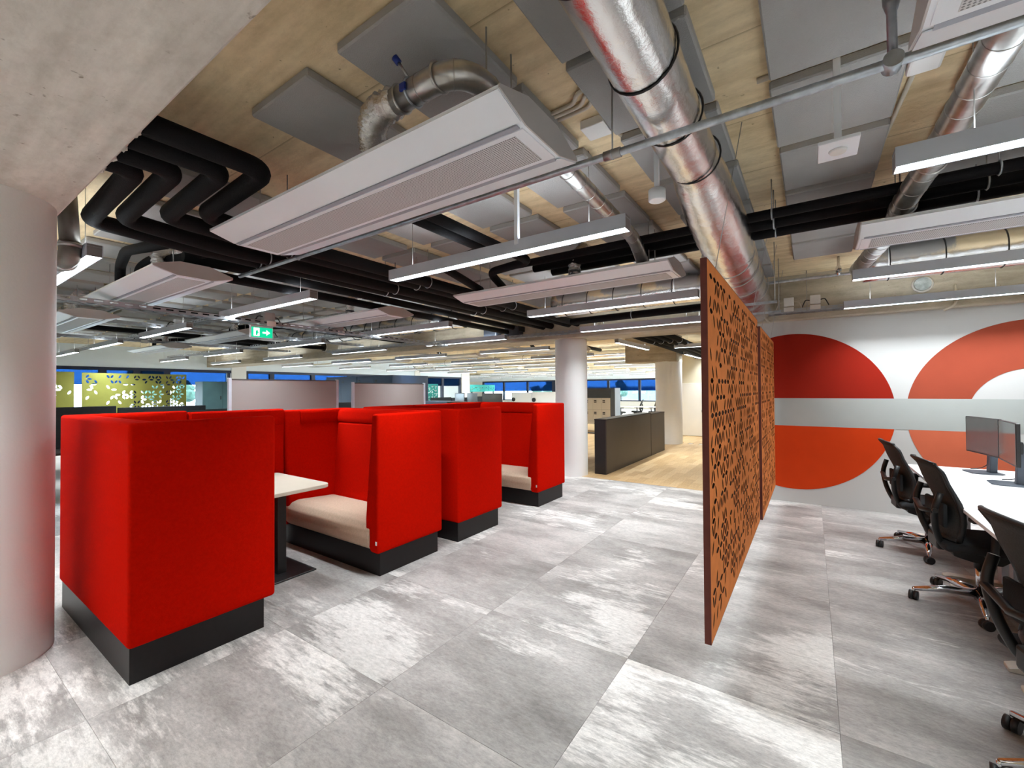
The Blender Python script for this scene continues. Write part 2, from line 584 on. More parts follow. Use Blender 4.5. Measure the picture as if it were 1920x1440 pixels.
wl = sthing('wall_right', 'white wall with the big red mural circles', 'wall')
B().box(-1.05, 4.2, 7.03, 7.18, 0, 2.456).done('wall_body', WALLP, wl)
# mural: painted shapes, 2 mm proud of the wall, split by the grey band; tones paint in light, darker above
ZB0, ZB1, MZ = 1.035, 1.408, 1.23
def arc_shape(cx, rad, lo, hi, n=64, inner=None):
    """part of a disc (or ring) between heights lo and hi"""
    def half(z, r): return math.sqrt(max(0, r * r - (z - MZ) ** 2))
    zs = [lo + (hi - lo) * (1 - math.cos(PI * k / n)) / 2 for k in range(n + 1)]
    bm = bmesh.new()
    def strip(fa, fb):
        prev = None
        for z in zs:
            a, b = fa(z), fb(z)
            cur = [bm.verts.new((a, yy, z)) for yy in (7.0275, 7.031)] + [bm.verts.new((b, yy, z)) for yy in (7.0275, 7.031)]
            if prev:
                for q in ((0, 1), (2, 0), (1, 3), (3, 2)):
                    try: bm.faces.new((prev[q[0]], prev[q[1]], cur[q[1]], cur[q[0]]))
                    except ValueError: pass
            prev = cur
    if inner:
        strip(lambda z: cx - half(z, rad), lambda z: cx - half(z, inner))
        strip(lambda z: cx + half(z, inner), lambda z: cx + half(z, rad))
    else:
        strip(lambda z: cx - half(z, rad), lambda z: cx + half(z, rad))
    b = B(); b.bm.free(); b.bm = bm
    return b
RM = 1.048
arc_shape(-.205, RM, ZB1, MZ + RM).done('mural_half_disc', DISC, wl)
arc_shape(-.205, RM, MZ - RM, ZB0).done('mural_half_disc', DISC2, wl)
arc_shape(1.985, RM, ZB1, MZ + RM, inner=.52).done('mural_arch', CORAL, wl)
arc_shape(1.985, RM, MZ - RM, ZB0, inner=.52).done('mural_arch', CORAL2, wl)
B().prism([(-.43, ZB0), (3.9, ZB0), (3.9, ZB1), (-.43, ZB1), (-.46, ZB1 - .03), (-.46, ZB0 + .03)], 'y', 7.027, 7.031).done('mural_band', BANDM, wl)
struct(B().box(4.05, 4.2, -7, 7.03, 0, CZ).done('wall_east', WALLP), 'white wall beyond the desks out of frame', 'wall')
struct(B().box(-30, 4.2, -7.15, -7, 0, CZ).done('wall_south', WALLP), 'white wall behind the camera', 'wall')
# corridor end wall with a white double door
cw = sthing('wall_back', 'cream corridor wall with a white double door', 'wall')
B().box(-3.9, -.4, 15.0, 15.15, 0, CZ).done('wall_body', mat('cream_paint', (.74, .68, .52), .8, vary=(2, .03)), cw)
B().box(-.55, -.4, 7.18, 15.0, 0, CZ).done('wall_return', WALLP, cw)
d1 = sthing('door_1', 'white double door at the end of the parquet corridor', 'door')
for k, x in enumerate((-3.75, -2.85)):
    lf = B().box(x, x + .89, 14.955, 14.995, .01, 1.72, .004, 1).done('door_leaf', mat('door_white', (.86, .83, .76), .5, vary=(3, .02)), d1)
    hb = B().box(x + (.83 if k == 0 else .03), x + (.86 if k == 0 else .06), 14.935, 14.956, .78, .86, .004).done('door_handle', STEEL, lf)

# window walls
WX = -18.6
ww = sthing('wall_left', 'pale wall above the row of dark framed windows', 'wall')
B().box(WX - .2, WX, -7, 22, 2.36, CZ).done('wall_head', mat('daylit_white_paint', (.76, .85, .93), .8, vary=(1, .03)), ww)  # white paint tinted blue, daylight put into the colour
B().box(WX - .2, WX, -7, 22, -.1, .86).done('wall_sill', WHITE, ww)
for y0, y1 in ((-7, -1.6), (7.72, 8.25), (17.2, 17.6), (21.2, 22)):
    B().box(WX - .25, WX + .06, y0, y1, 0, 2.9).done('wall_pier', WHITE, ww)
B().box(-30, WX, 21.85, 22, 0, CZ).done('wall_return', WHITE, ww)
def window_x(name, y0, y1, mull, label):
    w = sthing(name, label, 'window')
    B().box(WX - .12, WX + .02, y0, y1, 2.26, 2.36).done('frame_head', FRAME, w)
    B().box(WX - .12, WX + .02, y0, y1, .86, .94).done('frame_sill', FRAME, w)
    ys = [y0 + .04] + [m for m in mull] + [y1 - .09]
    for k, m in enumerate(ys):
        hw = .09 if k not in (0, len(ys) - 1) else .05
        B().box(WX - .12, WX + .02, m - hw, m + hw, .94, 2.26).done('mullion', FRAME, w)
    for a, b in zip(ys[:-1], ys[1:]):
        B().box(WX - .06, WX - .05, a + .05, b - .05, .94, 2.26).done('pane', GLASS, w)
        B().box(WX - .035, WX - .032, a + .06, b - .06, 1.80, 2.27).done('roller_blind', BLIND, w)
window_x('window_1', -1.6, 7.72, [.3, 1.9, 4.0, 4.85, 5.68], 'wide window at left behind the yellow green screens')
window_x('window_2', 8.25, 17.2, [9.28, 11.1, 13.0, 15.0], 'window above the left grey whiteboard screen')
window_x('window_3', 17.6, 21.2, [19.5], 'narrow window between navy cabinet and corner')
WY = 34.0
wf = sthing('wall_far', 'far window wall with dark mullions at the end of the room', 'wall')
B().box(-30, 4.2, WY, WY + .2, 2.36, CZ).done('wall_head', mat('daylit_white_paint'), wf)
B().box(-30, 4.2, WY, WY + .2, -.1, .55).done('wall_sill', WHITE, wf)
B().box(-9.0, 4.2, WY, WY + .2, .55, 2.36).done('wall_pier', WHITE, wf)
B().box(-30, -27, WY, WY + .2, .55, 2.36).done('wall_pier', WHITE, wf)
B().box(-30.2, -30, 22, 34, 0, CZ).done('wall_return', WHITE, wf)
def window_y(name, x0, x1, mull, label):
    w = sthing(name, label, 'window')
    B().box(x0, x1, WY - .02, WY + .12, 2.24, 2.36).done('frame_head', FRAME, w)
    B().box(x0, x1, WY - .02, WY + .12, .55, .63).done('frame_sill', FRAME, w)
    xs = [x0 + .09] + mull + [x1 - .09]
    for m in xs:
        B().box(m - .1, m + .1, WY - .02, WY + .12, .63, 2.24).done('mullion', FRAME, w)
    for a, b in zip(xs[:-1], xs[1:]):
        B().box(a + .1, b - .1, WY + .05, WY + .06, .63, 2.24).done('pane', GLASS, w)
        B().box(a + .11, b - .11, WY + .03, WY + .033, 1.40, 2.25).done('roller_blind', BLIND, w)
window_y('window_4', -27, -18.9, [-24.4, -21.7], 'far window left of the second column above the white screens')
window_y('window_5', -18.9, -9.0, [-16.3, -13.8, -11.2], 'far window seen between the two far columns above the lockers')

# outdoors, seen through the far glass
gd = struct(B().box(-90, 40, 36, 120, -.6, -.4).done('ground', ASPH), 'pale paved ground outside the far windows', 'ground')
struct(B().box(-90, -20, -30, 36, -.6, -.4).done('ground', ASPH), 'pale paved ground outside the left windows', 'ground')
fb = thing('building', 'low pale building outside beyond the far windows', 'building', (0, 0, 0))
B().box(-46, -16, 74, 84, -.4, 1.75).done('wall', mat('far_blue_facade', (.10, .25, .42), .8, vary=(1, .1)), fb)
B().box(-46.5, -15.5, 73.6, 84.4, 1.75, 2.0).done('roof', FACADE, fb)
for k in range(6):
    B().box(-44 + 4.6 * k, -41.6 + 4.6 * k, 73.9, 74.05, .1, 1.4).done('window', GLASS, fb)
def tree(x, y, h, label):
    t = thing('tree', label, 'tree', (x, y, -.4))
    B().tube([(0, 0, 0), (.05, 0, h * .35), (0, .05, h * .6)], [.16, .12, .07], 8).done('trunk', BARK, t)
    bm = B()
    for k in range(9):
        a = R.uniform(0, 6.28); q = R.uniform(0, h * .2)
        g = bmesh.ops.create_icosphere(bm.bm, subdivisions=2, radius=h * R.uniform(.12, .2), matrix=Matrix.Translation((q * math.cos(a), q * math.sin(a), h * R.uniform(.5, .9))))
        for v in g['verts']:
            v.co += Vector((R.uniform(-1, 1), R.uniform(-1, 1), R.uniform(-1, 1))) * h * .025
    bm.done('crown', LEAF, t)
tree(-33, 58, 3.4, 'dark round tree outside the far window by the second column')
tree(-36.5, 60, 2.8, 'smaller dark tree outside left of its taller neighbour')
tree(-19.5, 52, 3.0, 'dark tree outside the window between the far columns')
tree(-40, 11.5, 3.6, 'dark tree outside the left window behind teal cabinet')
tree(-42, 14, 3.0, 'bushy tree outside the left window beside taller tree')

# ------------------------------------------------------------------ acoustic panels
ac = None
YR = [1.10, 1.76, 2.45, 3.16, 3.86, 4.56, 5.26, 5.96]
for i in range(-1, 22):
    for j, y in enumerate(YR):
        x = -.15 - .757 * (i - 1) - .757 + .0
        if abs(x + .907) < .01: x = -.905
        if (x > -3.4 and x < -3.0 and j == 0) or (i == 0 and j == 7):
            continue
        if ac is None:
            ac = B().box(0, .525, 0, .62, CZ - .05, CZ, .008, 1).done('acoustic_panel', ACOU)
            tag(ac, 'flat grey felt acoustic panel fixed under the concrete ceiling', 'acoustic panel', 'grey acoustic panels under the concrete ceiling')
            o = ac
        else:
            o = ac.copy(); C.objects.link(o)
        o.location = (x + R.uniform(-.004, .004), y, R.uniform(-.004, .0))

for i in range(1, 16):
    for j in range(6):
        o = ac.copy(); C.objects.link(o)
        o.location = (-4.0 - .757 * i + R.uniform(-.004, .004), 7.85 + .74 * j, R.uniform(-.004, .0))

# ------------------------------------------------------------------ lamps
def make_light(L=2.1):
    t = thing('linear_light', 'x', 'light')
    b = B()
    b.box(0, L, -.045, -.039, .0, .085); b.box(0, L, .039, .045, .0, .085); b.box(0, L, -.039, .039, .066, .072)
    b.done('housing', ALU, t)
    for x in (0, L - .004):
        B().box(x, x + .004, -.039, .039, 0, .085).done('end_cap', mat('lamp_end_grey', (.24, .23, .23), .5, .2, vary=(9, .05)), t)
    B().box(.006, L - .006, -.038, .038, .002, .012).done('diffuser', GLOW, t)
    la = bpy.data.lights.new('lamp', 'AREA')
    la.shape = 'RECTANGLE'; la.size = L - .03; la.size_y = .07
    la.energy = LAMP_WATT; la.color = (.86, .95, 1); la.spread = math.radians(106)
    lo = bpy.data.objects.new('lamp', la); C.objects.link(lo); lo.parent = t; lo.location = (L / 2, 0, .0015)
    B().box(.05, L - .05, -.03, .03, .076, .0785).done('fill_strip', UPGLOW, t)  # added glowing strip that brightens the ceiling
    for x in (.25, L - .25):
        B().tube([(x, 0, .07), (x, 0, CZ - 2.5)], .0022, 6).done('suspension_wire', STEEL, t)
    return t
LZ = 2.5
light0 = make_light()
first = [True]
def light(x, y, label, group=None, rz=0, z=LZ):
    if first[0]:
        first[0] = False
        light0.location = (x, y, z); light0.rotation_euler = (0, 0, rz); light0['label'] = label
        if group: light0['group'] = group
        return light0
    return dup(light0, (x, y, z), rz, label, group or None)
for a in [
    (-2.99, 2.52, 'long linear light hanging in front of the second white chilled beam'),
    (-3.06, 4.84, 'linear light between second chilled beam and the orange panel top'),
    (-3.16, 6.62, 'linear light along the concrete beam over the second column'),
    (.31, 2.52, 'linear light at right under the spiral duct near the square sensor'),
    (.31, 4.90, 'linear light at right below the big foil duct over the mural'),
    (.33, 6.60, 'linear light at right lying just above the mural wall edge'),
    (-6.31, 2.52, 'linear light left of the black pipe run above the exit sign'),
    (-6.55, 4.84, 'linear light over the right grey whiteboard, beside foil duct'),
    (-6.85, 6.70, 'linear light along the beam left of the slate boxes'),
    (-6.22, .84, 'linear light poking out from behind the near column'),
    (-9.72, 2.60, 'linear light over yellow green screens, nearest of its row'),
    (-13.1, 2.62, 'linear light over yellow green screens, second of its row'),
    (-16.4, 2.62, 'linear light over yellow green screens, farthest of its row'),
    (-10.05, 4.96, 'short looking linear light above the left whiteboard screen'),
    (-13.55, 4.98, 'linear light right of exit sign and farther, by the window wall'),
    (-17.1, 5.06, 'linear light nearest the window wall above teal grey cabinet'),
    (-10.3, 6.70, 'linear light under the beam above the left whiteboard end'),
    (-14.0, 6.75, 'linear light under the beam left of the round wall hole'),
    (-17.5, 6.65, 'linear light under the beam touching the white window pier')]:
    light(*a)
# unseen lamps added behind the camera, placed to balance floor and sofa light
for x, y in ((-4.6, -.38), (-6.3, -2.06), (.31, -2.06), (1.2, -.38), (-6.3, -4.4), (.31, -4.4), (-9.7, -.38)):
    light(x, y, 'added unseen linear light of the bay behind the camera', 'added unseen linear lights behind the camera')
FG = 'far ceiling lights beyond the concrete beam'
for y in (9.05, 11.6, 14.2, 16.4, 18.6, 21.6, 24.2, 27.0, 30.0):
    for k in range(4 if y < 22 else 6):
        x = -7.25 - 3.35 * k
        light(x, y, 'small bright linear light far beyond the long concrete beam', FG)
for y in (16.4, 18.6, 24.2, 30):
    light(-4.2 - (y > 20) * 1.7, y + .05, 'small bright linear light far beyond the long concrete beam', FG)
light(-3.3, 8.6, 'linear light running down the corridor behind the second column', rz=PI / 2)
light(-2.9, 12.75, 'linear light running down the corridor beyond the first one', rz=PI / 2)
light(-2.65, 10.6, 'linear light across the corridor before the white double door')

# ------------------------------------------------------------------ chilled beams
def make_chilled(L=2.33):
    t = thing('chilled_beam', 'x', 'ceiling unit')
    e, bo, tp = .30, .112, .112
    h = [(-e, .0), (-e, -.014), (-bo - .02, -.062), (bo + .02, -.062), (e, -.014), (e, 0), (tp, .058), (-tp, .058)]
    B().prism([(y * .992, z * .985) for y, z in h], 'x', .006, L - .006).done('casing', ENAMEL, t)
    for x in (0, L - .006):
        B().prism(h, 'x', x, x + .006).done('end_plate', mat('end_plate_grey', (.56, .53, .52), .5, vary=(4, .03)), t)
    for s in (-1, 1):
        # inclined face, lip, dark groove
        p = [(s * e, -.014), (s * (bo + .045), -.0565), (s * (bo + .045), -.0605), (s * (e + .002), -.0185)]
        B().prism(p, 'x', .008, L - .008).done('side_panel', ENAMEL, t)
        B().box(.03, L - .03, min(s * (bo + .018), s * (bo + .042)), max(s * (bo + .018), s * (bo + .042)), -.0655, -.060).done('air_slot', ENAMEL_D, t)
    B().box(.02, L - .02, -bo - .014, bo + .014, -.067, -.0605).done('bottom_plate', ENAMEL, t)
    B().box(.07, L - .07, -bo + .01, bo - .01, -.0695, -.0665).done('grille', GRILLE, t)
    for x in (.22, L - .22):
        for y in (-.09, .09):
            B().tube([(x, y, .05), (x, y, CZ - 2.605)], .004, 6).done('hanger_rod', STEEL, t)
    return t
ch0 = make_chilled()
chf = [True]
def chilled(x, y, label, group=None, z=2.605):
    if chf[0]:
        chf[0] = False
        ch0.location = (x, y, z); ch0['label'] = label
        return ch0
    return dup(ch0, (x, y, z), None, label, group)
for a in [
    (-3.20, 1.50, 'large white chilled beam with grille, biggest, in the upper middle'),
    (-3.27, 3.90, 'white chilled beam left of the orange panel top, over sofas'),
    (.26, 1.50, 'white chilled beam cut by the upper right photo corner'),
    (.27, 3.85, 'white chilled beam at right over the mural and foil duct'),
    (-6.75, 1.55, 'white chilled beam just right of the near column top'),
    (-10.25, 1.58, 'white chilled beam behind the near column, partly hidden'),
    (-6.88, 3.90, 'white chilled beam over the two grey whiteboard screens'),
    (-10.45, 3.78, 'white chilled beam behind the green exit sign'),
    (-14.2, 3.80, 'thin white chilled beam before the window wall at left'),
    (-13.9, 1.6, 'white chilled beam over yellow green screens by the windows')]:
    chilled(*a)
for y in (10.3, 15.3, 17.5, 22.9, 25.6, 28.5):
    for k in range(4):
        chilled(-7.1 - 3.4 * k, y, 'small white chilled beam far beyond the long concrete beam', 'far chilled beams beyond the concrete beam')
chilled(-4.6, 17.5, 'small white chilled beam far beyond the long concrete beam', 'far chilled beams beyond the concrete beam')

# ------------------------------------------------------------------ black insulated pipes
def pipe(pts, rad, label, fil=.12, clips=(), rods=(), group=None, name='insulated_pipe', m=PIPEBLK, seg=14):
    t = thing(name, label, 'pipe', group=group)
    B().tube(fillet(pts, fil), rad, seg).done('insulation' if m is PIPEBLK else 'tube', m, t)
    for p, ax in clips:
        B().ring(p, ax, rad + .004, .006, 18).done('pipe_clip', GALV, t)
        B().tube([(p[0], p[1], p[2] + rad), (p[0], p[1], CZ)], .004, 6).done('hanger_rod', STEEL, t)
    return t
PZ = 2.785
e = [(-3.07, .79, -4.13, -4.04), (-2.90, .92, -3.92, -3.87), (-2.70, 1.08, -3.64, -3.52), (-2.51, 1.22, -3.40, -3.35)]
for k, (xa, ya, xr, xq) in enumerate(e):
    nm = ['nearest the column', 'second from the column', 'third from the column', 'farthest from the column'][k]
    zr = 2.70
    pipe([(xa, .60, PZ), (xa, ya, PZ), (xr, ya + .02, PZ - .03), (xq, ya + .62, zr), (xq - .01, 6.95, zr)], .056,
         'zigzag black insulated pipe leaving the concrete beam, ' + nm, .11,
         clips=[((xq - .005, y, zr), (0, 1, 0)) for y in (1.9, 3.3, 4.9)])
for k, (xa, ya, xr, xq) in enumerate(e):
    sl = thing('pipe_sleeve', 'rough grey mortar collar where a black pipe leaves the beam, ' + ['nearest the column', 'second from the column', 'third from the column', 'farthest from the column'][k], 'pipe sleeve')
    b_ = B()
    for q in range(9):
        a = R.uniform(0, 6.28)
        g_ = bmesh.ops.create_icosphere(b_.bm, subdivisions=1, radius=R.uniform(.009, .02), matrix=Matrix.Translation((xa + .062 * math.cos(a), .652, PZ + .062 * math.sin(a))))
        for v in g_['verts']: v.co += Vector((R.uniform(-.005, .005), R.uniform(-.004, .004), R.uniform(-.005, .005)))
    b_.ring((xa, .65, PZ), (0, 1, 0), .06, .012, 18)
    b_.done('mortar', BEAM, sl)
for k in range(4):
    x = -2.98 + .2 * k
    pipe([(x, 7.5, 2.66), (x - .04, 14.95, 2.56)], .062, 'black pipe over the corridor beyond the second column, number %s from the left' % ('one', 'two', 'three', 'four')[k], .1,
         clips=[((x - .013, 10, 2.626), (0, 1, 0))])
pipe([(-5.1, 7.5, 2.74), (-5.3, 12.45, 2.74)], .05, 'black pipe beyond the second column ending at small elbows')
for k in range(3):
    y = 3.62 + .21 * k
    pipe([(-2.45 + .1 * k, y, 2.80), (4.0, y, 2.80)], (.035, .04, .045)[k], 'straight black pipe crossing behind the foil duct, %s of three' % ('first', 'second', 'third')[k], .1,
         clips=[((x, y, 2.80), (1, 0, 0)) for x in (-.22, .9)])
pipe([(-2.28, 1.45, 2.76), (-2.30, 2.95, 2.76), (-2.95, 3.05, 2.76), (-2.97, 3.72, 2.64)], .04, 'black pipe from above the big chilled beam bending down to the next', .1)
pipe([(-2.15, 1.45, 2.76), (-2.17, 3.45, 2.76), (-2.72, 3.55, 2.76), (-2.74, 3.86, 2.64)], .04, 'second black pipe bending down to the chilled beam beside its twin', .1)
pipe([(-5.9, 1.4, 2.66), (-5.9, 1.4, 2.86), (-5.3, 1.3, 2.88), (-4.15, 1.35, 2.76)], .045, 'black looped pipe rising from the chilled beam near the column', .12)
pipe([(-5.7, 1.5, 2.66), (-5.7, 1.5, 2.82), (-5.5, 1.55, 2.9), (-5.0, 1.6, 2.82), (-4.2, 1.62, 2.76)], .045, 'black looped pipe beside the first loop near the column', .12)
pipe([(-4.55, 1.5, 2.74), (-4.62, 6.92, 2.72)], .045, 'straight black pipe left of the zigzag pipes, upper')
pipe([(-4.68, 1.5, 2.66), (-4.75, 6.92, 2.64)], .045, 'straight black pipe left of the zigzag pipes, lower')
pipe([(-7.6, 2.0, 2.72), (-7.75, 6.92, 2.68)], .05, 'black pipe left of the exit sign running away')
pipe([(-10.9, 1.0, 2.76), (-11.0, 6.92, 2.72)], .05, 'black pipe high above the yellow green screens')
pipe([(-3.2, 6.35, 2.64), (-1.8, 6.38, 2.66), (-1.0, 6.6, 2.70)], .055, 'black pipe lying beside the beam right of the cable tray', .1, clips=[((-2.2, 6.37, 2.655), (1, 0, 0))])
pipe([(-4.25, .72, 2.96), (-4.25, .74, 2.60)], .055, 'grey steel stub pipe with coupling at the column top', .1, name='steel_pipe', m=mat('dull_pipe', (.17, .155, .135), .5, .4, vary=(12, .15)))
sp = thing('pipe_coupling', 'grey grooved pipe elbow beside the near column top', 'pipe fitting')
B().tube(fillet([(-4.25, .74, 2.60), (-4.25, .74, 2.50), (-4.55, .74, 2.50)], .07), .06, 14).done('elbow', mat('dull_pipe'), sp)
B().ring((-4.25, .74, 2.575), (0, 0, 1), .06, .016).done('clamp', STEEL, sp)
B().ring((-4.42, .74, 2.50), (1, 0, 0), .06, .016).done('clamp', STEEL, sp)

# ------------------------------------------------------------------ ducts
fd = thing('foil_duct', 'large foil wrapped round duct running to the beam at top', 'duct')
path, rads = [], []
key = [(-1.0, -.47, 2.80, .13), (.3, -.50, 2.80, .13), (2.62, -.525, 2.80, .13), (2.72, -.53, 2.80, .145), (3.15, -.54, 2.77, .175), (3.6, -.55, 2.74, .19), (4.6, -.58, 2.70, .20), (6.2, -.60, 2.66, .205), (6.95, -.6, 2.66, .2)]
for (a, b) in zip(key[:-1], key[1:]):
    n = max(2, int((b[0] - a[0]) / .05))
    for k in range(n):
        t = k / n
        y, x, z, r = [a[q] + (b[q] - a[q]) * t for q in range(4)]
        path.append((x, y, z)); rads.append(r)
path.append((key[-1][1], key[-1][0], key[-1][2])); rads.append(key[-1][3])
B().tube(path, rads, 28, noise=.012).done('wrap', FOIL, fd)
for y in (.55, 1.12, 1.62, 2.05, 2.5):
    B().ring((-.512, y, 2.80), (0, 1, 0), .133, .005, 28).done('strap', BLKPL, fd)
for y in (4.1, 4.5, 5.0, 5.5):
    B().ring((-.58, y, 2.69), (0, 1, 0), .203, .005, 28).done('wire_band', STEEL, fd)
for y in (5.2, 5.9):
    B().box(-.95, -.28, y - .015, y + .015, 2.42, 2.445).done('support_bar', GALV, fd)
    for x in (-.93, -.3):
        B().tube([(x, y, 2.42), (x, y, CZ)], .005, 6).done('hanger_rod', STEEL, fd)
def cross_duct(y, z, r, x0, x1, label, m=FOIL, nstrap=9):
    t = thing('foil_duct', label, 'duct')
    n = int((x1 - x0) / .12)
    B().tube([(x0 + (x1 - x0) * k / n, y, z) for k in range(n + 1)], r, 24, noise=.012).done('wrap', m, t)
    for x in (x0 + .4, (x0 + x1) / 2, x1 - .4):
        B().tube([(x, y, z + r - .02), (x, y, CZ)], .005, 6).done('hanger_rod', STEEL, t)
    for k in range(nstrap):
        x = x0 + (x1 - x0) * (k + .5) / nstrap
        B().ring((x, y, z), (1, 0, 0), r + .003, .005, 24).done('strap', BLKPL, t)
    return t
cross_duct(5.75, 2.80, .17, .45, 4.0, 'foil duct at right lying across behind the lower chilled beam')
cross_duct(5.75, 2.80, .17, -3.15, -.85, 'foil duct lying across left of the orange panel top', nstrap=6)
cross_duct(5.75, 2.80, .17, -10.5, -4.95, 'foil duct lying across over the whiteboard screens', nstrap=12)
cross_duct(8.3, 2.86, .14, -14, -4.6, 'foil duct lying across beyond the long concrete beam', nstrap=12)
cross_duct(14.8, 2.80, .14, -16, -4.6, 'foil duct lying across far beyond the third column', nstrap=8)
def spiral(pts, rad, label, fil=.18, collars=()):
    t = thing('spiral_duct', label, 'duct')
    P = fillet(pts, fil, 8)
    B().tube(P, rad, 22).done('sheet', SPIRAL, t)
    # raised seams along the run, one mesh each
    L = 0
    for a, b in zip(P[:-1], P[1:]):
        d = (b - a).length
        n = int((L + d) / .16) - int(L / .16)
        for q in range(n):
            f = ((int(L / .16) + 1 + q) * .16 - L) / d
            B().ring(a + (b - a) * f, b - a, rad + .0005, .0022, 22).done('seam', SPIRAL, t)
        L += d
    for p, ax in collars:
        B().ring(p, ax, rad + .002, .007, 22).done('collar', SPIRAL, t)
    return t
spiral([(-1.46, 1.25, 2.79), (-1.08, 1.25, 2.79), (-1.10, 1.60, 2.80), (-1.20, 3.55, 2.80), (-1.22, 3.82, 2.675)], .052, 'narrow spiral duct bending over the big chilled beam', .16,
       collars=[((-1.42, 1.25, 2.79), (1, 0, 0)), ((-1.20, 1.25, 2.79), (1, 0, 0)), ((-1.185, 3.2, 2.8), (0, 1, 0))])
fx = thing('flexible_duct', 'crumpled silver hose feeding the big chilled beam', 'duct')
fp = fillet([(-1.45, 1.25, 2.79), (-1.60, 1.25, 2.80), (-1.74, 1.34, 2.76), (-1.79, 1.43, 2.665)], .1, 10)
fp2 = []
for a, b in zip(fp[:-1], fp[1:]):
    for k in range(3):
        fp2.append(a + (b - a) * (k / 3))
B().tube(fp2 + [fp[-1]], [.058 * (1.13 if k % 2 else .93) for k in range(len(fp2) + 1)], 26, noise=.09).done('hose', FLEX, fx)
B().ring((-1.48, 1.25, 2.795), (1, 0, 0), .057, .005).done('hose_clamp', BLKPL, fx)
dm = thing('duct_damper', 'small blue handled damper on the narrow spiral duct', 'damper')
B().ring((-1.35, 1.25, 2.79), (1, 0, 0), .054, .006).done('band', GALV, dm)
B().box(-1.37, -1.34, 1.19, 1.20, 2.77, 2.80).done('data_tag', BLUETAG, dm)
B().tube([(-1.35, 1.23, 2.83), (-1.37, 1.19, 2.885)], .006, 8).done('stem', STEEL, dm)
B().tube([(-1.37, 1.19, 2.885), (-1.38, 1.175, 2.905)], .014, 10).done('handle', BLUETAG, dm)
spiral([(.62, 1.0, 2.82), (.58, 2.9, 2.82), (.56, 3.35, 2.80), (.50, 3.75, 2.74), (.52, 4.35, 2.74), (.40, 5.7, 2.76)], .065, 'spiral duct at right passing over the hanging light', .2,
       collars=[((.565, 3.3, 2.80), (0, 1, 0)), ((.51, 3.8, 2.74), (0, 1, 0))])
for k, (x, y, z) in enumerate(((-1.9, 3.85, 2.66), (-5.5, 3.85, 2.66), (-5.15, 1.5, 2.66))):
    t = thing('flexible_duct', ['short crumpled hose standing on the second chilled beam', 'short crumpled hose standing on the chilled beam above whiteboards', 'shiny short hose standing on the chilled beam by the column'][k], 'duct')
    B().tube([(x, y, z + .02 * q) for q in range(11)] + [(x + .05, y + .1, z + .28), (x + .05, y + .25, z + .30)], [.055 * (1.12 if q % 2 else .93) for q in range(13)], 20, noise=.08).done('hose', FLEX, t)
    B().cyl((x, y, z - .02), (x, y, z + .05), .06, 20).done('spigot', DARKBOX, t)

# galvanised sprinkler pipe right across
gp = thing('sprinkler_pipe', 'galvanised steel pipe crossing under the big foil duct', 'pipe')
GY, GZ = 1.90, 2.628
B().tube([(-4.4, GY, GZ), (4.0, GY, GZ)], .017, 14).done('tube', GALV, gp)
for x in (-3.4, -.74, 1.4, 3.2):
    B().ring((x, GY, GZ), (1, 0, 0), .018, .006, 16).done('pipe_clip', GALV, gp)
    B().tube([(x, GY, GZ), (x, GY, CZ)], .004, 6).done('hanger_rod', STEEL, gp)
B().tube([(-.78, GY, GZ), (-.70, GY, GZ)], .022, 14).done('coupling', STEEL, gp)
B().lathe([(.014, GZ), (.014, 2.80), (.016, 2.80), (.024, 2.83), (.026, 2.88), (.015, 2.93), (.012, CZ)], (.235, GY), 16).done('riser', mat('riser_steel', (.30, .31, .34), .35, .8, vary=(15, .2)), gp)
B().cyl((.235, GY - .028, GZ), (.235, GY + .028, GZ), .028, 18).done('saddle', GALV, gp)
gp2 = thing('sprinkler_pipe', 'thin grey steel pipe over the mural wall beside the beam', 'pipe')
B().tube([(-2.2, 6.2, 2.84), (.5, 6.2, 2.84), (4.0, 6.2, 2.84)], .018, 12).done('tube', GALV, gp2)
B().lathe([(.02, 2.83), (.028, 2.86), (.028, 2.92), (.014, 2.95), (.012, CZ)], (.27, 6.2), 14).done('riser', CHROME, gp2)

# ------------------------------------------------------------------ cable trays
def tray(p0, p1, w, label, h=.05):
    t = thing('cable_tray', label, 'cable tray')
    a, b = Vector(p0), Vector(p1)
    d = (b - a); L = d.length
    ang = math.atan2(d.y, d.x)
    t.location = a; t.rotation_euler = (0, 0, ang)
    bb = B()
    n = int(L / .12)
    for s in (-1, 1):
        bb.box(0, L, s * w / 2 - .0015, s * w / 2 + .0015, 0, .016); bb.box(0, L, s * w / 2 - .0015, s * w / 2 + .0015, h - .012, h)
        for k in range(n + 1):
            x = min(L - .03, k * L / n)
            bb.box(x, x + .05, s * w / 2 - .0015, s * w / 2 + .0015, .016, h - .012)
    bb.done('side_rail', TRAY, t)
    bb = B()
    for k in range(n + 1):
        x = min(L - .03, k * L / n)
        bb.box(x, x + .07, -w / 2, w / 2, 0, .003)
    bb.box(0, L, -w / 2, -w / 4, 0, .003); bb.box(0, L, w / 4, w / 2, 0, .003)
    bb.done('base', TRAY, t)
    for x in (L * .15, L * .5, L * .85):
        B().tube([(x, 0, 0), (x, 0, CZ - p0[2])], .004, 6).done('hanger_rod', STEEL, t)
    return t
tray((-.75, 6.72, 2.515), (4.0, 6.72, 2.515), .14, 'zinc cable tray above the mural wall edge')
tray((-4.65, 6.72, 2.505), (-.95, 6.72, 2.515), .14, 'zinc cable tray over the second column')
tray((-10.2, 6.55, 2.53), (-6.9, 6.55, 2.53), .2, 'zinc cable tray left of the slate boxes under the beam')
tray((-6.05, .8, 2.45), (-6.25, 6.6, 2.44), .18, 'zinc cable tray passing behind the exit sign')
tray((-8.9, .8, 2.62), (-9.0, 6.6, 2.6), .16, 'zinc cable tray crossing far left over the dark desks')
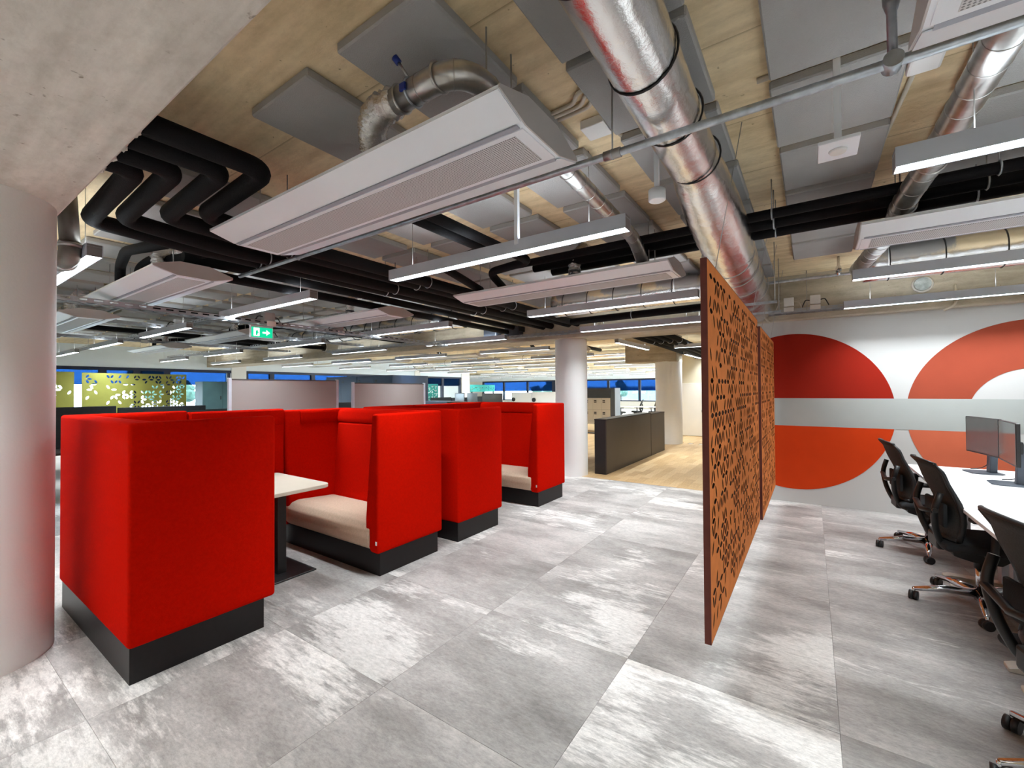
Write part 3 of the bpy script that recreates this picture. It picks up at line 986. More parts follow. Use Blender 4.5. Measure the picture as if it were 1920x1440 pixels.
tray((-12.2, 1.0, 2.66), (-12.3, 6.6, 2.64), .16, 'zinc cable tray farthest left near the windows')
tray((-6.55, 7.7, 2.66), (-6.7, 12.3, 2.66), .18, 'zinc cable tray beyond the beam left of the second column')
tray((-10.0, 7.7, 2.66), (-10.1, 12.3, 2.66), .18, 'zinc cable tray beyond the beam over the navy cabinets')
for k, x in enumerate((-8.6, -5.3)):
    pipe([(x, 7.62, 2.80), (x - .05, 9.2, 2.80), (x - .6, 9.3, 2.78), (x - .62, 9.6, 2.62)], .045, 'black pipe bend beyond the beam, %s of two' % ('left', 'right')[k], .1)
for k, x in enumerate((-.23, .05)):
    j = thing('junction_box', 'white junction box on the tray over the mural, %s' % ('first from the orange panel', 'second from the orange panel')[k], 'junction box', (x, 6.64, 2.55))
    B().box(-.055, .055, -.02, .02, .05, .16, .006).done('box', WHITE, j)
    B().box(-.055, .055, -.024, -.016, -.02, .035, .004).done('cover_plate', WHITE, j)
    for s in (-1, 1):
        B().tube(fillet([(s * .055, 0, .10), (s * .10, 0, .11), (s * .14, 0, .02)], .04), .006, 8).done('cable', BLKPL if k else TANPIPE, j)
for k, x in enumerate((-5.06, -4.55)):
    j = thing('control_box', 'slate grey control box on the beam, %s of two' % ('left', 'right')[k], 'control box', (x - .1, 6.80, 2.64))
    B().box(-.16, .16, -.06, .1, -.07, .10, .006).done('box', DARKBOX, j)
    B().box(.165, .20, -.05, .1, .0, .09, .004).done('terminal', BLKPL, j)
jb = thing('junction_box', 'white square junction box under the ceiling beside the round sensor', 'junction box', (-.98, 2.28, CZ))
B().box(-.07, .07, -.07, .07, -.05, 0, .006).done('box', WHITE, jb)
jb = thing('junction_box', 'white junction box with two glands at upper right', 'junction box', (.435, 2.62, CZ))
B().box(-.06, .06, -.07, .07, -.07, 0, .012).done('box', WHITE, jb)
for x in (-.02, .03):
    B().cyl((x, -.07, -.035), (x, -.11, -.035), .017, 12).done('cable_gland', TANPIPE, jb)
for x, y, w, lb in ((-.6, 7.0, .2, 'round hole with white plug in the concrete beam'),):
    pass
def plug(x, r, label, m):
    t = thing('duct_plug', label, 'duct plug')
    B().ring((x, 6.895, 2.75), (0, 1, 0), r, .014).done('rim', BEAM, t)
    B().cyl((x, 6.86, 2.75), (x, 6.91, 2.75), r - .01, 22).done('plug', m, t)
plug(1.08, .085, 'round white plugged hole in the beam above the mural', mat('plug_plaster', (.42, .46, .45), .8, bump=(25, .8), vary=(14, .35)))
plug(-11.0, .12, 'round brown hole in the beam above the left whiteboard', mat('hole_brown', (.06, .045, .03), .9, vary=(12, .3)))

# conduits on the ceiling
def conduit(pts, label, r=.011, m=TANPIPE):
    t = thing('conduit', label, 'conduit')
    B().tube(fillet(pts, .06), r, 10).done('tube', m, t)
    return t
conduit([(.42, 2.72, CZ - .012), (.30, 4.6, CZ - .012)], 'cream conduit running from the upper right junction box')
conduit([(-.92, 2.34, CZ - .012), (-.62, 4.1, CZ - .012)], 'cream conduit behind the round sensor')
for k in range(3):
    conduit([(-1.6, 2.06 + .035 * k, CZ - .012), (-1.0 + .03 * k, 2.04 + .035 * k, CZ - .012), (-.95 + .03 * k, 1.96 + .03 * k, CZ - .02), (-.5, 2.0 + .04 * k, CZ - .012)], 'bent cream conduit near the pipe coupling, %s of three' % ('lowest', 'middle', 'topmost')[k])
conduit([(-.2, 2.40, CZ - .012), (.9, 2.40, CZ - .012)], 'cream conduit along the slab joint above the square sensor', .014)
conduit([(1.35, 6.86, 2.70), (1.35, 6.85, 2.47), (1.25, 6.86, 2.42)], 'short bent cable hanging at the mural top, right', .012)
conduit([(-.51, 6.86, 2.62), (-.51, 6.85, 2.50), (-.46, 6.86, 2.43)], 'short bent cable hanging at the mural top beside the orange panel', .012)

tray((-17.5, 5.45, 2.68), (-6.6, 5.45, 2.68), .2, 'zinc cable tray across the left bay before the long beam')
tray((-17.5, 3.15, 2.74), (-7.6, 3.15, 2.74), .16, 'zinc cable tray across the left bay above the desks')
for k, (x, y) in enumerate(((-6.12, 3.0), (-6.17, 4.1), (-8.95, 2.9), (-8.97, 4.4), (-12.25, 3.3))):
    z = 2.45 if k < 2 else 2.62 if k < 4 else 2.65
    j = thing('junction_box', 'grey junction box on a far left cable tray, %s from the exit sign' % ('nearest', 'second', 'third', 'fourth', 'farthest')[k], 'junction box', (x, y, z))
    B().box(-.05, .05, -.07, .07, .055, .17, .006).done('box', mat('box_grey', (.45, .45, .45), .6, vary=(4, .05)), j)
    B().box(.09, .094, -.06, .06, -.02, .05).done('cover_plate', WHITE, j)
    for s_ in (-1, 1):
        B().tube(fillet([(0, s_ * .07, .11), (0, s_ * .13, .12), (0, s_ * .18, .03)], .05), .008, 8).done('cable', BLKPL, j)
for k, (x, y) in enumerate(((-8.9, 3.75), (-12.4, 3.75), (-8.6, 1.5))):
    t = thing('flexible_duct', 'short silver hose on a far left chilled beam, %s' % ('first behind the exit sign', 'second behind the exit sign', 'beside the column')[k], 'duct')
    B().tube([(x, y, 2.66 + .02 * q) for q in range(10)] + [(x + .12, y + .03, 2.88), (x + .3, y + .04, 2.90)], [.06 * (1.12 if q % 2 else .93) for q in range(12)], 18, noise=.08).done('hose', FLEX, t)
    B().cyl((x, y, 2.64), (x, y, 2.70), .065, 18).done('spigot', DARKBOX, t)
for k, (x, y) in enumerate(((-9.4, 4.1), (-9.6, 4.25), (-13.3, 4.0))):
    pipe([(x, y - .2, 2.64), (x, y - .2, 2.80), (x + .4, y, 2.82), (x + 1.4, y + .05, 2.76), (x + 1.45, y + 1.6, 2.74)], .04, 'black bent pipe over the left bay, %s' % ('nearest', 'middle', 'farthest')[k], .1)
for k, y in enumerate((2.2, 3.5, 4.5)):
    conduit([(-16.5, y, 2.92 - .02 * k), (-6.4, y, 2.92 - .02 * k)], 'grey pipe across the left bay under the slab, %s' % ('nearest', 'middle', 'farthest')[k], .02, GALV)

# sensors
s1 = thing('ceiling_sensor', 'white square sensor plate hanging on a flat stem at right', 'sensor', (.112, 2.46, 2.64))
B().box(-.075, .075, -.095, .095, -.014, .004, .004).done('plate', ENAMEL, s1)
B().lathe([(.03, -.024), (.036, -.014)], (0, 0), 20).done('lens', WHITE, s1)
B().box(-.014, .014, -.012, .012, .004, CZ - 2.64).done('stem', ENAMEL, s1)
s2 = thing('ceiling_sensor', 'white round sensor hanging on a stem beside the foil duct', 'sensor', (-.635, 2.23, 2.53))
B().lathe([(.036, -.028), (.042, -.024), (.042, .028), (.034, .034)], (0, 0), 28).done('body', ENAMEL, s2)
B().box(-.011, .011, -.011, .011, .03, CZ - 2.53).done('stem', ENAMEL, s2)
s3 = thing('hanger_stem', 'white slotted ceiling stem behind the long hanging light', 'bracket', (-1.66, 2.48, CZ))
B().box(-.014, .014, -.014, .014, -.5, 0).done('stem', ENAMEL, s3)
B().lathe([(.05, -.01), (.05, 0)], (0, 0), 20).done('rose', ENAMEL, s3)

# exit sign
ex = thing('exit_sign', 'green lit exit sign with white door and arrow', 'exit sign', (-6.2, 2.95, 2.36))
B().box(-.02, .02, -.148, .148, -.085, .085, .004, 1).done('case', ENAMEL, ex)
B().box(.020, .0225, -.138, .138, -.075, .06).done('green_panel', GREEN, ex)
B().box(.0222, .0245, -.11, -.035, -.06, .05).done('door_symbol', SIGNW, ex)
rb = B(); rb.bm.free(); rb.bm = bmesh.new()
rb.prism([(-.085, -.05), (-.065, -.05), (-.055, -.015), (-.045, -.03), (-.04, -.02), (-.055, .0), (-.055, .018), (-.07, .02), (-.085, .005)], 'x', .0243, .0258).done('running_figure', GREEN, ex)
B().prism([(.005, -.018), (.055, -.018), (.055, -.045), (.105, -.007), (.055, .03), (.055, .004), (.005, .004)], 'x', .0222, .0245).done('arrow_symbol', SIGNW, ex)
B().box(-.03, .03, -.16, .16, .086, .112).done('header_rail', ALU, ex)
for y in (-.1, .1):
    B().tube([(0, y, .085), (0, y, CZ - 2.36)], .002, 6).done('suspension_wire', STEEL, ex)

# ------------------------------------------------------------------ red booth sofas
SX0, SX1 = -4.52, -2.972
def sofa(yb, d, H, label, tagged=False, pl_in=(.0, .07)):
    """yb: outside face of the back; d=+1 faces +y, -1 faces -y"""
    t = thing('booth_sofa', label, 'sofa', ((SX0 + SX1) / 2, yb, 0), 0)
    hw = (SX1 - SX0) / 2
    D = .765
    def Y(a, b): return (min(d * a, d * b), max(d * a, d * b))
    B().box(-hw + .035, hw - .012, *Y(pl_in[0] + .006, D - pl_in[1]), 0, .20).done('plinth', PLINTH, t)
    zb = .188
    # one continuous upholstered shell: back and two sides, sides growing thicker downwards inside
    lev = [(zb, .10), (.24, .13), (.31, .152), (.39, .164), (.48, .163), (.62, .152), (.85, .13), (1.1, .105), (H, .075)]
    sb = B()
    loops = []
    for z, th in lev:
        pl_ = [(-hw, 0), (hw, 0), (hw, D), (hw - th, D), (hw - th, .085), (-hw + th, .085), (-hw + th, D), (-hw, D)]
        loops.append([sb.bm.verts.new((x, d * y, z)) for x, y in pl_])
    fs = [sb.bm.faces.new(loops[0]), sb.bm.faces.new(loops[-1])]
    for a, b in zip(loops[:-1], loops[1:]):
        for q in range(8):
            fs.append(sb.bm.faces.new((a[q], a[(q + 1) % 8], b[(q + 1) % 8], b[q])))
    bmesh.ops.recalc_face_normals(sb.bm, faces=fs)
    sb.bm.edges.ensure_lookup_table()
    ee = [e_ for e_ in sb.bm.edges if len(e_.link_faces) == 2 and e_.calc_face_angle(0) > .6]
    bmesh.ops.bevel(sb.bm, geom=ee, offset=.02, segments=3, affect='EDGES', profile=.5)
    shell = sb.done('shell', RED, t, True)
    if tagged:
        B().box(hw - .030, hw - .014, min(d * (D - .004), d * (D + .003)), max(d * (D - .004), d * (D + .003)), .262, .292).done('maker_tag', WHITE, shell)
    cz = H - .155
    B().prism([(d * .07, .40), (d * .27, .40), (d * .255, .46), (d * .19, cz - .012), (d * .175, cz), (d * .07, cz)], 'x', -hw + .13, hw - .13, .01, 2).done('backrest', RED, t, True)
    B().prism([(d * .06, cz + .004), (d * .185, cz + .004), (d * .19, cz + .05), (d * .175, H - .03), (d * .15, H - .004), (d * .06, H - .002)], 'x', -hw + .115, hw - .115, .012, 2).done('headrest', RED, t, True)
    B().prism([(-hw + .07, cz + .004), (-hw + .103, cz + .004), (-hw + .106, cz + .05), (-hw + .098, H - .03), (-hw + .085, H - .006), (-hw + .07, H - .006)], 'y', *Y(.18, D - .16), .008, 2).done('headrest', RED, t, True)
    # seat cushion with a soft nose
    nose = [(d * .2, .20), (d * (D - .03), .20), (d * (D + .0), .235), (d * (D + .018), .30), (d * (D + .012), .37), (d * (D - .03), .42), (d * (D - .10), .437), (d * .2, .405)]
    B().prism(nose, 'x', -hw + .105, hw - .105, .012, 2).done('seat', BEIGE, t, True)
    return t
sofa(.742, 1, 1.385, 'nearest red high-back booth sofa, seen from outside by the column', pl_in=(.004, .07))
sofa(3.105, -1, 1.352, 'second red booth sofa with beige seat and white tag, middle front', True, pl_in=(.05, .03))
sofa(3.335, 1, 1.352, 'third red booth sofa, back to back with the tagged one', pl_in=(.0, .07))
sofa(5.66, -1, 1.352, 'farthest red booth sofa before the second white column', True, pl_in=(.06, .03))
for k, (y0, y1, h) in enumerate(((1.51, 2.337, 1.37), (4.102, 4.893, 1.35))):
    w = thing('booth_end_panel', ['red upholstered end wall joining the two nearer booth sofas', 'red upholstered end wall joining the two farther booth sofas'][k], 'panel', (SX0 + .04, (y0 + y1) / 2, 0))
    hy = (y1 - y0) / 2 - .002
    B().box(-.04, .05, -hy, hy, .188, h, .016, 3).done('cushion', RED, w, True)
    B().box(.045, .062, -hy + .01, hy - .01, h - .155, h - .01, .007, 2).done('headrest', RED, w, True)
    B().box(-.01, .03, -hy, hy, 0, .19).done('plinth', PLINTH, w)
def rounded(x0, x1, y0, y1, r, n=8):
    out = []
    for cx, cy, a0 in ((x1 - r, y1 - r, 0), (x0 + r, y1 - r, PI / 2), (x0 + r, y0 + r, PI), (x1 - r, y0 + r, 1.5 * PI)):
        for k in range(n + 1):
            a = a0 + PI / 2 * k / n
            out.append((cx + r * math.cos(a), cy + r * math.sin(a)))
    return out
for k, yc in enumerate((1.93, 4.46)):
    t = thing('booth_table', ['cream rectangular table between the two nearer red sofas', 'cream table end seen between the two farther red sofas'][k], 'table', (0, yc, 0))
    B().prism(rounded(-4.40, -3.47, -.31, .31, .07), 'z', .712, .742, .003, 1).done('tabletop', TABLEW, t)
    B().box(-3.76, -3.70, -.035, .035, .012, .712).done('leg', BLKPL, t)
    B().box(-4.25, -4.19, -.035, .035, .012, .712).done('leg', BLKPL, t)
    B().box(-4.4, -3.55, -.22, .22, 0, .014, .003, 1).done('base_plate', BLKPL, t)

# ------------------------------------------------------------------ perforated panels
def leaf_curve(w, h, pitch, dens, leaf, seed, margin=.045, thick=.004, jitter=.0):
    """thin sheet in the local XY plane with leaf-shaped holes on a triangular lattice"""
    rr = random.Random(seed)
    cu = bpy.data.curves.new('sheet', 'CURVE')
    cu.dimensions = '2D'
    cu.fill_mode = 'BOTH'
    cu.extrude = thick / 2
    def poly(pts):
        sp = cu.splines.new('POLY')
        sp.points.add(len(pts) - 1)
        for q, p in enumerate(pts): sp.points[q].co = (p[0], p[1], 0, 1)
        sp.use_cyclic_u = True
    poly([(0, 0), (w, 0), (w, h), (0, h)])
    rh = pitch * math.sqrt(3) / 2
    seeds = [(rr.uniform(0, w), rr.uniform(0, h), rr.uniform(.2, .7)) for _ in range(max(3, int(w * h * 1.6)))]
    def dn(x, y):
        return dens(x / w, y / h) + .22 * math.sin(9.1 * x + 2.3 * y + seed) * math.sin(7.3 * y - 3.1 * x + seed * 2)
    j = 0
    y = margin
    while y < h - margin:
        i = 0
        x = margin + (pitch / 2 if j % 2 else 0)
        while x < w - margin:
            for ang in (0, PI / 3, 2 * PI / 3):
                cx, cy = x + math.cos(ang) * pitch / 2, y + math.sin(ang) * pitch / 2
                a, b = leaf
                if not (margin < cx < w - margin and margin < cy < h - margin): continue
                if rr.random() > dn(cx, cy): continue
                pts = []
                for s in (1, -1):
                    for k in range(4):
                        t = -1 + 2 * k / 4
                        if s < 0: t = -t
                        pts.append((t * a, s * b * (1 - t * t) ** .7))
                ca, sa = math.cos(ang), math.sin(ang)
                poly([(cx + p * ca - q * sa, cy + p * sa + q * ca) for p, q in pts])
            x += pitch
        y += rh
        j += 1
    ob = bpy.data.objects.new('tmp', cu)
    C.objects.link(ob)
    dg = bpy.context.evaluated_depsgraph_get()
    me = bpy.data.meshes.new_from_object(ob.evaluated_get(dg), depsgraph=dg)
    bpy.data.objects.remove(ob)
    bpy.data.curves.remove(cu)
    return me
def sheet(name, me, mtx, m, parent, cut=None):
    me = me.copy()
    me.transform(mtx)
    me.name = name
    me.materials.clear(); me.materials.append(m)
    if cut:
        me.materials.append(cut)
        for p in me.polygons:
            if abs(p.normal.x) < .5: p.material_index = 1
    o = bpy.data.objects.new(name, me)
    C.objects.link(o); o.parent = parent
    return o
AX_YZ = Matrix(((0, 0, 1, 0), (1, 0, 0, 0), (0, 1, 0, 0), (0, 0, 0, 1)))
def hang_panel(y0, L, z0, z1, seed, label, x=-.455):
    t = thing('hanging_screen', label, 'screen', (x, y0, 0))
    h = z1 - z0
    me = leaf_curve(L, h, .108, lambda u, v: .56, (.044, .0150), seed, thick=.004)
    for x in (.0145, -.0145):
        sheet('perforated_sheet', me, Matrix.Translation((x, 0, z0)) @ AX_YZ, ORANGE, t, ORCORE)
    B().box(-.003, .003, .006, L - .006, z0 + .006, z1 - .006).done('core', ORCORE, t)
    b = B()
    for s in ((-.0164, .0164, -.004, .0, z0, z1), (-.0164, .0164, L, L + .004, z0, z1), (-.0164, .0164, -.004, L + .004, z0 - .004, z0), (-.0164, .0164, -.004, L + .004, z1, z1 + .004)):
        b.box(*s)
    b.done('edge_band', OREDGE, t)
    for y in (.32, L - .32):
        B().tube([(0, y, z1), (.15, y, CZ)], .0022, 6).done('suspension_wire', STEEL, t)
        B().box(-.01, .01, y - .02, y + .02, z1, z1 + .014).done('hanger_plate', OREDGE, t)
hang_panel(2.425, 2.53, .236, 2.225, 3, 'near orange leaf-perforated hanging screen right of the sofas')
hang_panel(5.0, 1.85, .236, 2.165, 8, 'far orange leaf-perforated hanging screen next to the mural', -.434)

# yellow green desk screens by the left window
def leaf_screen(x, y0, y1, z0, z1, seed, m, dens, label):
    t = thing('leaf_screen', label, 'screen', (x, y0, 0))
    me = leaf_curve(y1 - y0, z1 - z0, .125, dens, (.042, .019), seed, thick=.012, margin=.05)
    sheet('perforated_sheet', me, Matrix.Translation((0, 0, z0)) @ AX_YZ, m, t)
    for y in (.12, y1 - y0 - .12):
        B().box(-.03, .03, y - .03, y + .03, .72, z0 + .01).done('bracket', BLKPL, t)
    return t
leaf_screen(-12, 1.20, 2.16, 1.12, 1.955, 4, YGREEN, lambda u, v: .24, 'yellow green leaf-cut screen partly behind the near column')
leaf_screen(-12, 2.27, 4.03, 1.12, 1.945, 11, YGREEN, lambda u, v: .08 + .75 * u, 'wider yellow green leaf-cut screen before the left window')
for k, (x, y0, y1, z0, z1) in enumerate(((-15.2, 14.6, 15.6, 1.0, 1.85), (-13.8, 16.4, 18.4, 1.45, 1.8))):
    leaf_screen(x, y0, y1, z0, z1, 21 + k, TEAL, lambda u, v: .4, ['small teal leaf-cut screen behind the right whiteboard', 'long teal leaf-cut screen above the far monitors'][k])

# ------------------------------------------------------------------ office desk, monitors, chairs on the right
for k, y1 in enumerate((6.20, 4.80, 3.40)):
    nm = ['farthest white desk before the mural wall', 'middle white desk of the bench at right', 'nearest white desk cut by the photo edge'][k]
    t = thing('desk', nm, 'desk', (0, y1, 0))
    B().prism(rounded(.825, 1.66, -1.396, 0, .012, 3), 'z', .705, .73, .002, 1).done('desktop', DESKW, t)
    for y in (-.12, -1.28):
        B().box(1.18, 1.26, y - .04, y + .04, .03, .705).done('leg', ALU, t)
        B().prism([(.86, .0), (.86, .022), (.9, .036), (1.6, .036), (1.6, 0)], 'y', y - .04, y + .04, .004, 1).done('foot', mat('foot_cream', (.60, .54, .46), .4, vary=(4, .03)), t)
    B().box(.95, 1.55, -1.24, -.16, .675, .705).done('crossbeam', ALU, t)
    t2 = thing('desk', ['white desk opposite the farthest one', 'white desk opposite the middle one', 'white desk opposite the nearest one'][k], 'desk', (0, y1, 0))
    B().prism(rounded(1.68, 2.5, -1.396, 0, .012, 3), 'z', .705, .73, .002, 1).done('desktop', DESKW, t2)
    for y in (-.12, -1.28):
        B().box(2.05, 2.13, y - .04, y + .04, .03, .705).done('leg', ALU, t2)
        B().box(1.72, 2.46, y - .04, y + .04, 0, .034, .004, 1).done('foot', mat('foot_cream'), t2)
def monitor(loc, rz, label, tilt=0):
    t = thing('monitor', label, 'monitor', loc, rz)       # screen faces local -x
    B().prism([(-.13, -.085), (-.09, -.12), (.07, -.12), (.1, -.09), (.1, .09), (.07, .12), (-.09, .12), (-.13, .085)], 'z', .0, .009, .002, 1).done('foot', DARKBOX, t)
    B().prism([(.02, .009), (.075, .009), (.085, .30), (.06, .36), (.035, .36)], 'y', -.03, .03, .004, 1).done('stand', DARKBOX, t)
    B().box(.0, .06, -.05, .05, .26, .36, .004, 1).done('mount', BLKPL, t)
    p = B().box(-.022, .004, -.265, .265, .175, .525, .004, 1).done('case', BLKPL, t)
    B().box(-.0245, -.021, -.258, .258, .190, .518).done('screen', SCREENM, t)
    B().tube(fillet([(.03, .02, .30), (.10, .08, .12), (.05, .16, .02), (-.02, .20, .006)], .08), .004, 6).done('cable', BLKPL, t)
    return t
monitor((1.345, 5.95, .73), math.radians(11), 'farther dual monitor with reflecting screen on the white desk')
monitor((1.365, 5.36, .73), math.radians(-4), 'nearer dual monitor with reflecting screen on the white desk')

def make_chair():
    t = thing('office_chair', 'x', 'chair')
    # faces +x
    base = B()
    for k in range(5):
        a = 2 * PI * k / 5 + math.radians(185)
        c, s = math.cos(a), math.sin(a)
        base.tube([(0.02 * c, .02 * s, .105), (.18 * c, .18 * s, .105), (.36 * c, .36 * s, .078)], [.030, .025, .014], 10)
        base.cyl((.36 * c, .36 * s, .085), (.36 * c, .36 * s, .045), .009, 8)
    base.cyl((0, 0, .06), (0, 0, .13), .032, 16)
    base.done('star_base', CHROME, t)
    for k in range(5):
        a = 2 * PI * k / 5 + math.radians(185)
        px, py = .36 * math.cos(a), .36 * math.sin(a)
        q = a + 1.1 + k
        cb = B()
        for o in (-.016, .016):
            ox, oy = -math.sin(q) * o, math.cos(q) * o
            cb.cyl((px + ox * .1, py + oy * .1, .031), (px + ox * 1.6, py + oy * 1.6, .031), .031, 14)
        cb.done('caster', BLKPL, t)
    B().cyl((0, 0, .13), (0, 0, .30), .022, 14).done('gas_column', CHROME, t)
    B().cyl((0, 0, .28), (0, 0, .36), .03, 14).done('column_sleeve', BLKPL, t)
    B().prism([(-.16, .37), (-.05, .34), (.08, .34), (.15, .40), (.15, .43), (-.18, .43)], 'y', -.11, .11, .01, 2).done('mechanism', BLKPL, t, True)
    st = B().prism([(-.23, .43), (.22, .43), (.255, .45), (.25, .475), (.20, .50), (-.2, .485), (-.24, .47)], 'y', -.24, .24, .02, 3)
    st.done('seat', BLACKFAB, t, True)
    # mesh back: curved surface, thick
    n, mrows = 14, 12
    def bp(u, v, off=0):
        # u across -1..1, v up 0..1
        z = .50 + .53 * v
        wid = .225 * (1 - .10 * (1 - v)) * (1 + .0 * v)
        lean = -.215 - .03 * math.sin(PI * min(v * 1.4, 1)) * -1 - .10 * v ** 2.0 + .012
        curve = .055 * (u * u)
        return Vector((lean + curve + off - .02 * (v > .97), u * wid, z - .02 * u * u * v))
    bb = B()
    g0 = [[bb.bm.verts.new(bp(-1 + 2 * i / n, j / mrows, .0)) for i in range(n + 1)] for j in range(mrows + 1)]
    g1 = [[bb.bm.verts.new(bp(-1 + 2 * i / n, j / mrows, -.022)) for i in range(n + 1)] for j in range(mrows + 1)]
    for j in range(mrows):
        for i in range(n):
            bb.bm.faces.new((g0[j][i], g0[j][i + 1], g0[j + 1][i + 1], g0[j + 1][i])).smooth = True
            bb.bm.faces.new((g1[j][i], g1[j + 1][i], g1[j + 1][i + 1], g1[j][i + 1])).smooth = True
    for j in range(mrows):
        bb.bm.faces.new((g0[j][0], g0[j + 1][0], g1[j + 1][0], g1[j][0])); bb.bm.faces.new((g0[j][n], g1[j][n], g1[j + 1][n], g0[j + 1][n]))
    for i in range(n):
        bb.bm.faces.new((g0[mrows][i], g0[mrows][i + 1], g1[mrows][i + 1], g1[mrows][i])); bb.bm.faces.new((g0[0][i], g1[0][i], g1[0][i + 1], g0[0][i + 1]))
    bb.done('mesh_back', MESHB, t)
    fr = B()
    for s in (-1, 1):
        fr.tube([bp(s, v / 8, -.012) + Vector((0, s * .006, 0)) for v in range(9)], [.017, .018, .019, .018, .016, .014, .013, .012, .010], 8)
    fr.tube([bp(-1 + q / 4, 1, -.012) + Vector((0, 0, .006)) for q in range(9)], .011, 8)
    fr.tube([bp(-1 + q / 4, .0, -.012) for q in range(9)], .018, 8)
    fr.done('back_frame', BLKPL, t)
    sp_ = B()
    for s in (-1, 1):
        sp_.tube(fillet([(-.10, s * .07, .39), (-.215, s * .10, .42), (-.265, s * .15, .55), (-.285, s * .20, .70), (-.250, s * .205, .82)], .06), .02, 8)
    sp_.box(-.245, -.19, -.10, .10, .40, .50, .015, 2)
    sp_.tube([(-.285, -.20, .69), (-.30, 0, .66), (-.285, .20, .69)], .018, 8)
    sp_.done('spine', BLKPL, t)
    B().box(-.235, -.21, -.19, .19, .58, .74, .01, 2).done('lumbar_pad', BLACKFAB, t, True)
    for s in (-1, 1):
        ar = B()
        ar.tube(fillet([(-.02, s * .20, .42), (-.02, s * .285, .42), (-.01, s * .29, .66)], .05), .02, 10)
        ar.box(-.13, .12, s * .285 - .04, s * .285 + .04, .655, .685, .01, 2)
        ar.done('armrest', BLKPL, t)
    B().cyl((-.285, -.215, .70), (-.285, -.24, .70), .016, 10).done('knob', BLKPL, t)
    return t
ch = make_chair()
ch.location = (.88, 5.58, 0); ch.rotation_euler = (0, 0, math.radians(5))
ch['label'] = 'black mesh office chair nearest the mural wall, chrome base'
dup(ch, (.95, 4.36, 0), math.radians(5), 'black mesh office chair at the middle desk, chrome star base')
dup(ch, (.93, 2.60, 0), math.radians(12), 'black mesh office chair cut off by the photo edge')

# ------------------------------------------------------------------ things behind the sofas
for k, (y0, y1, z) in enumerate(((2.29, 3.72, 1.70), (3.95, 5.42, 1.668))):
    t = thing('whiteboard_screen', ['grey whiteboard screen behind the sofas, left one', 'grey whiteboard screen behind the sofas, right one'][k], 'screen', (-5.6, y0, 0))
    L = y1 - y0
    B().box(-.012, .012, .03, L - .03, .35, z - .015).done('board', PINK, t)
    for y in (0, L - .035):
        B().box(-.02, .02, y, y + .035, .03, z + .008, .004, 1).done('post', ALU, t)
        B().box(-.22, .22, y, y + .035, 0, .03).done('foot', ALU, t)
    B().box(-.014, .014, .035, L - .035, z - .016, z - .002).done('top_rail', mat('rail_dark', (.10, .09, .09), .5, .3, vary=(6, .05)), t)
def desk_bank(x, y0, y1, zs, label, zt=.72):
    t = thing('bench_desk', label, 'desk', (x, y0, 0))
    L = y1 - y0
    B().box(-.75, .75, 0, L, zt - .03, zt).done('desktop', DARKEND, t)
    n = max(1, round(L / 1.5))
    for k in range(n):
        B().box(-.018, .018, k * L / n + .01, (k + 1) * L / n - .01, zt, zs - .03 * (k % 2), .006, 1).done('divider', BLACKFAB, t)
    for y in (.06, L - .06):
        for s in (-.65, .65):
            B().box(s - .03, s + .03, y - .03, y + .03, 0, zt - .03).done('leg', BLKPL, t)
    return t
desk_bank(-9.2, .9, 3.4, 1.33, 'black desk bank with low dividers behind the nearest sofa')
desk_bank(-7.2, 1.6, 3.6, 1.28, 'black desk bank closest behind the red sofas at left')
desk_bank(-11.9, 1.1, 5.6, 1.13, 'dark desk bank carrying the yellow green screens')
desk_bank(-9.3, 4.0, 6.6, 1.30, 'black desk bank behind the left whiteboard screen')
desk_bank(-14.5, 14.4, 18.6, 1.2, 'dark far desk bank carrying the teal leaf-cut screens')
def cabinet(name, x0, x1, y0, y1, z1, m, label, cols, rows, face='x', doorm=None, cat='cabinet'):
    t = thing(name, label, cat, ((x0 + x1) / 2, (y0 + y1) / 2, 0))
    hx, hy = (x1 - x0) / 2, (y1 - y0) / 2
    B().box(-hx, hx, -hy, hy, 0, z1).done('body', m, t)
    for i in range(cols):
        for j in range(rows):
            za, zb = .06 + (z1 - .08) * j / rows + .004, .06 + (z1 - .08) * (j + 1) / rows - .004
            if face == 'x':
                a, b = -hy + 2 * hy * i / cols + .004, -hy + 2 * hy * (i + 1) / cols - .004
                dd = B().box(hx, hx + .018, a, b, za, zb).done('door', doorm or m, t)
                B().box(hx + .018, hx + .03, b - .06, b - .04, (za + zb) / 2 - .05, (za + zb) / 2 + .05).done('handle', BLKPL, dd)
            else:
                a, b = -hx + 2 * hx * i / cols + .004, -hx + 2 * hx * (i + 1) / cols - .004
                dd = B().box(a, b, -hy - .018, -hy, za, zb).done('door', doorm or m, t)
                for q in (0, .05):
                    B().box(a + .05, a + .15, -hy - .026, -hy - .018, zb - .13 - q, zb - .105 - q).done('handle', BLKPL, dd)
    return t
cabinet('cabinet', -14.4, -13.9, 5.05, 6.05, 1.83, TEALGREY, 'teal grey tall cabinet before the left window corner', 2, 2)
cabinet('cabinet', -14.4, -13.9, 6.1, 6.55, 1.80, DARKEND, 'narrow black cabinet right of the teal grey one', 1, 1)
cabinet('cabinet', -13.4, -11.75, 8.48, 9.9, 2.0, NAVY, 'navy tall cabinet block behind the whiteboards, left unit', 2, 1, 'y')
cabinet('cabinet', -11.74, -10.08, 8.48, 9.9, 2.0, NAVY, 'navy tall cabinet block behind the right whiteboard, dark end showing', 2, 1, 'y')
# low dark cabinet row before the far monitors
for k in range(5):
    x = -9.7 + 1.02 * k
    cabinet('low_cabinet', x, x + 1.0, 9.3, 9.75, 1.22 - .012 * k, DARKLAM if k % 2 else SLATE, 'low dark cabinet behind the far sofas, %s in its row' % ('leftmost', 'second', 'third', 'fourth', 'rightmost')[k], 1, 1, 'y')
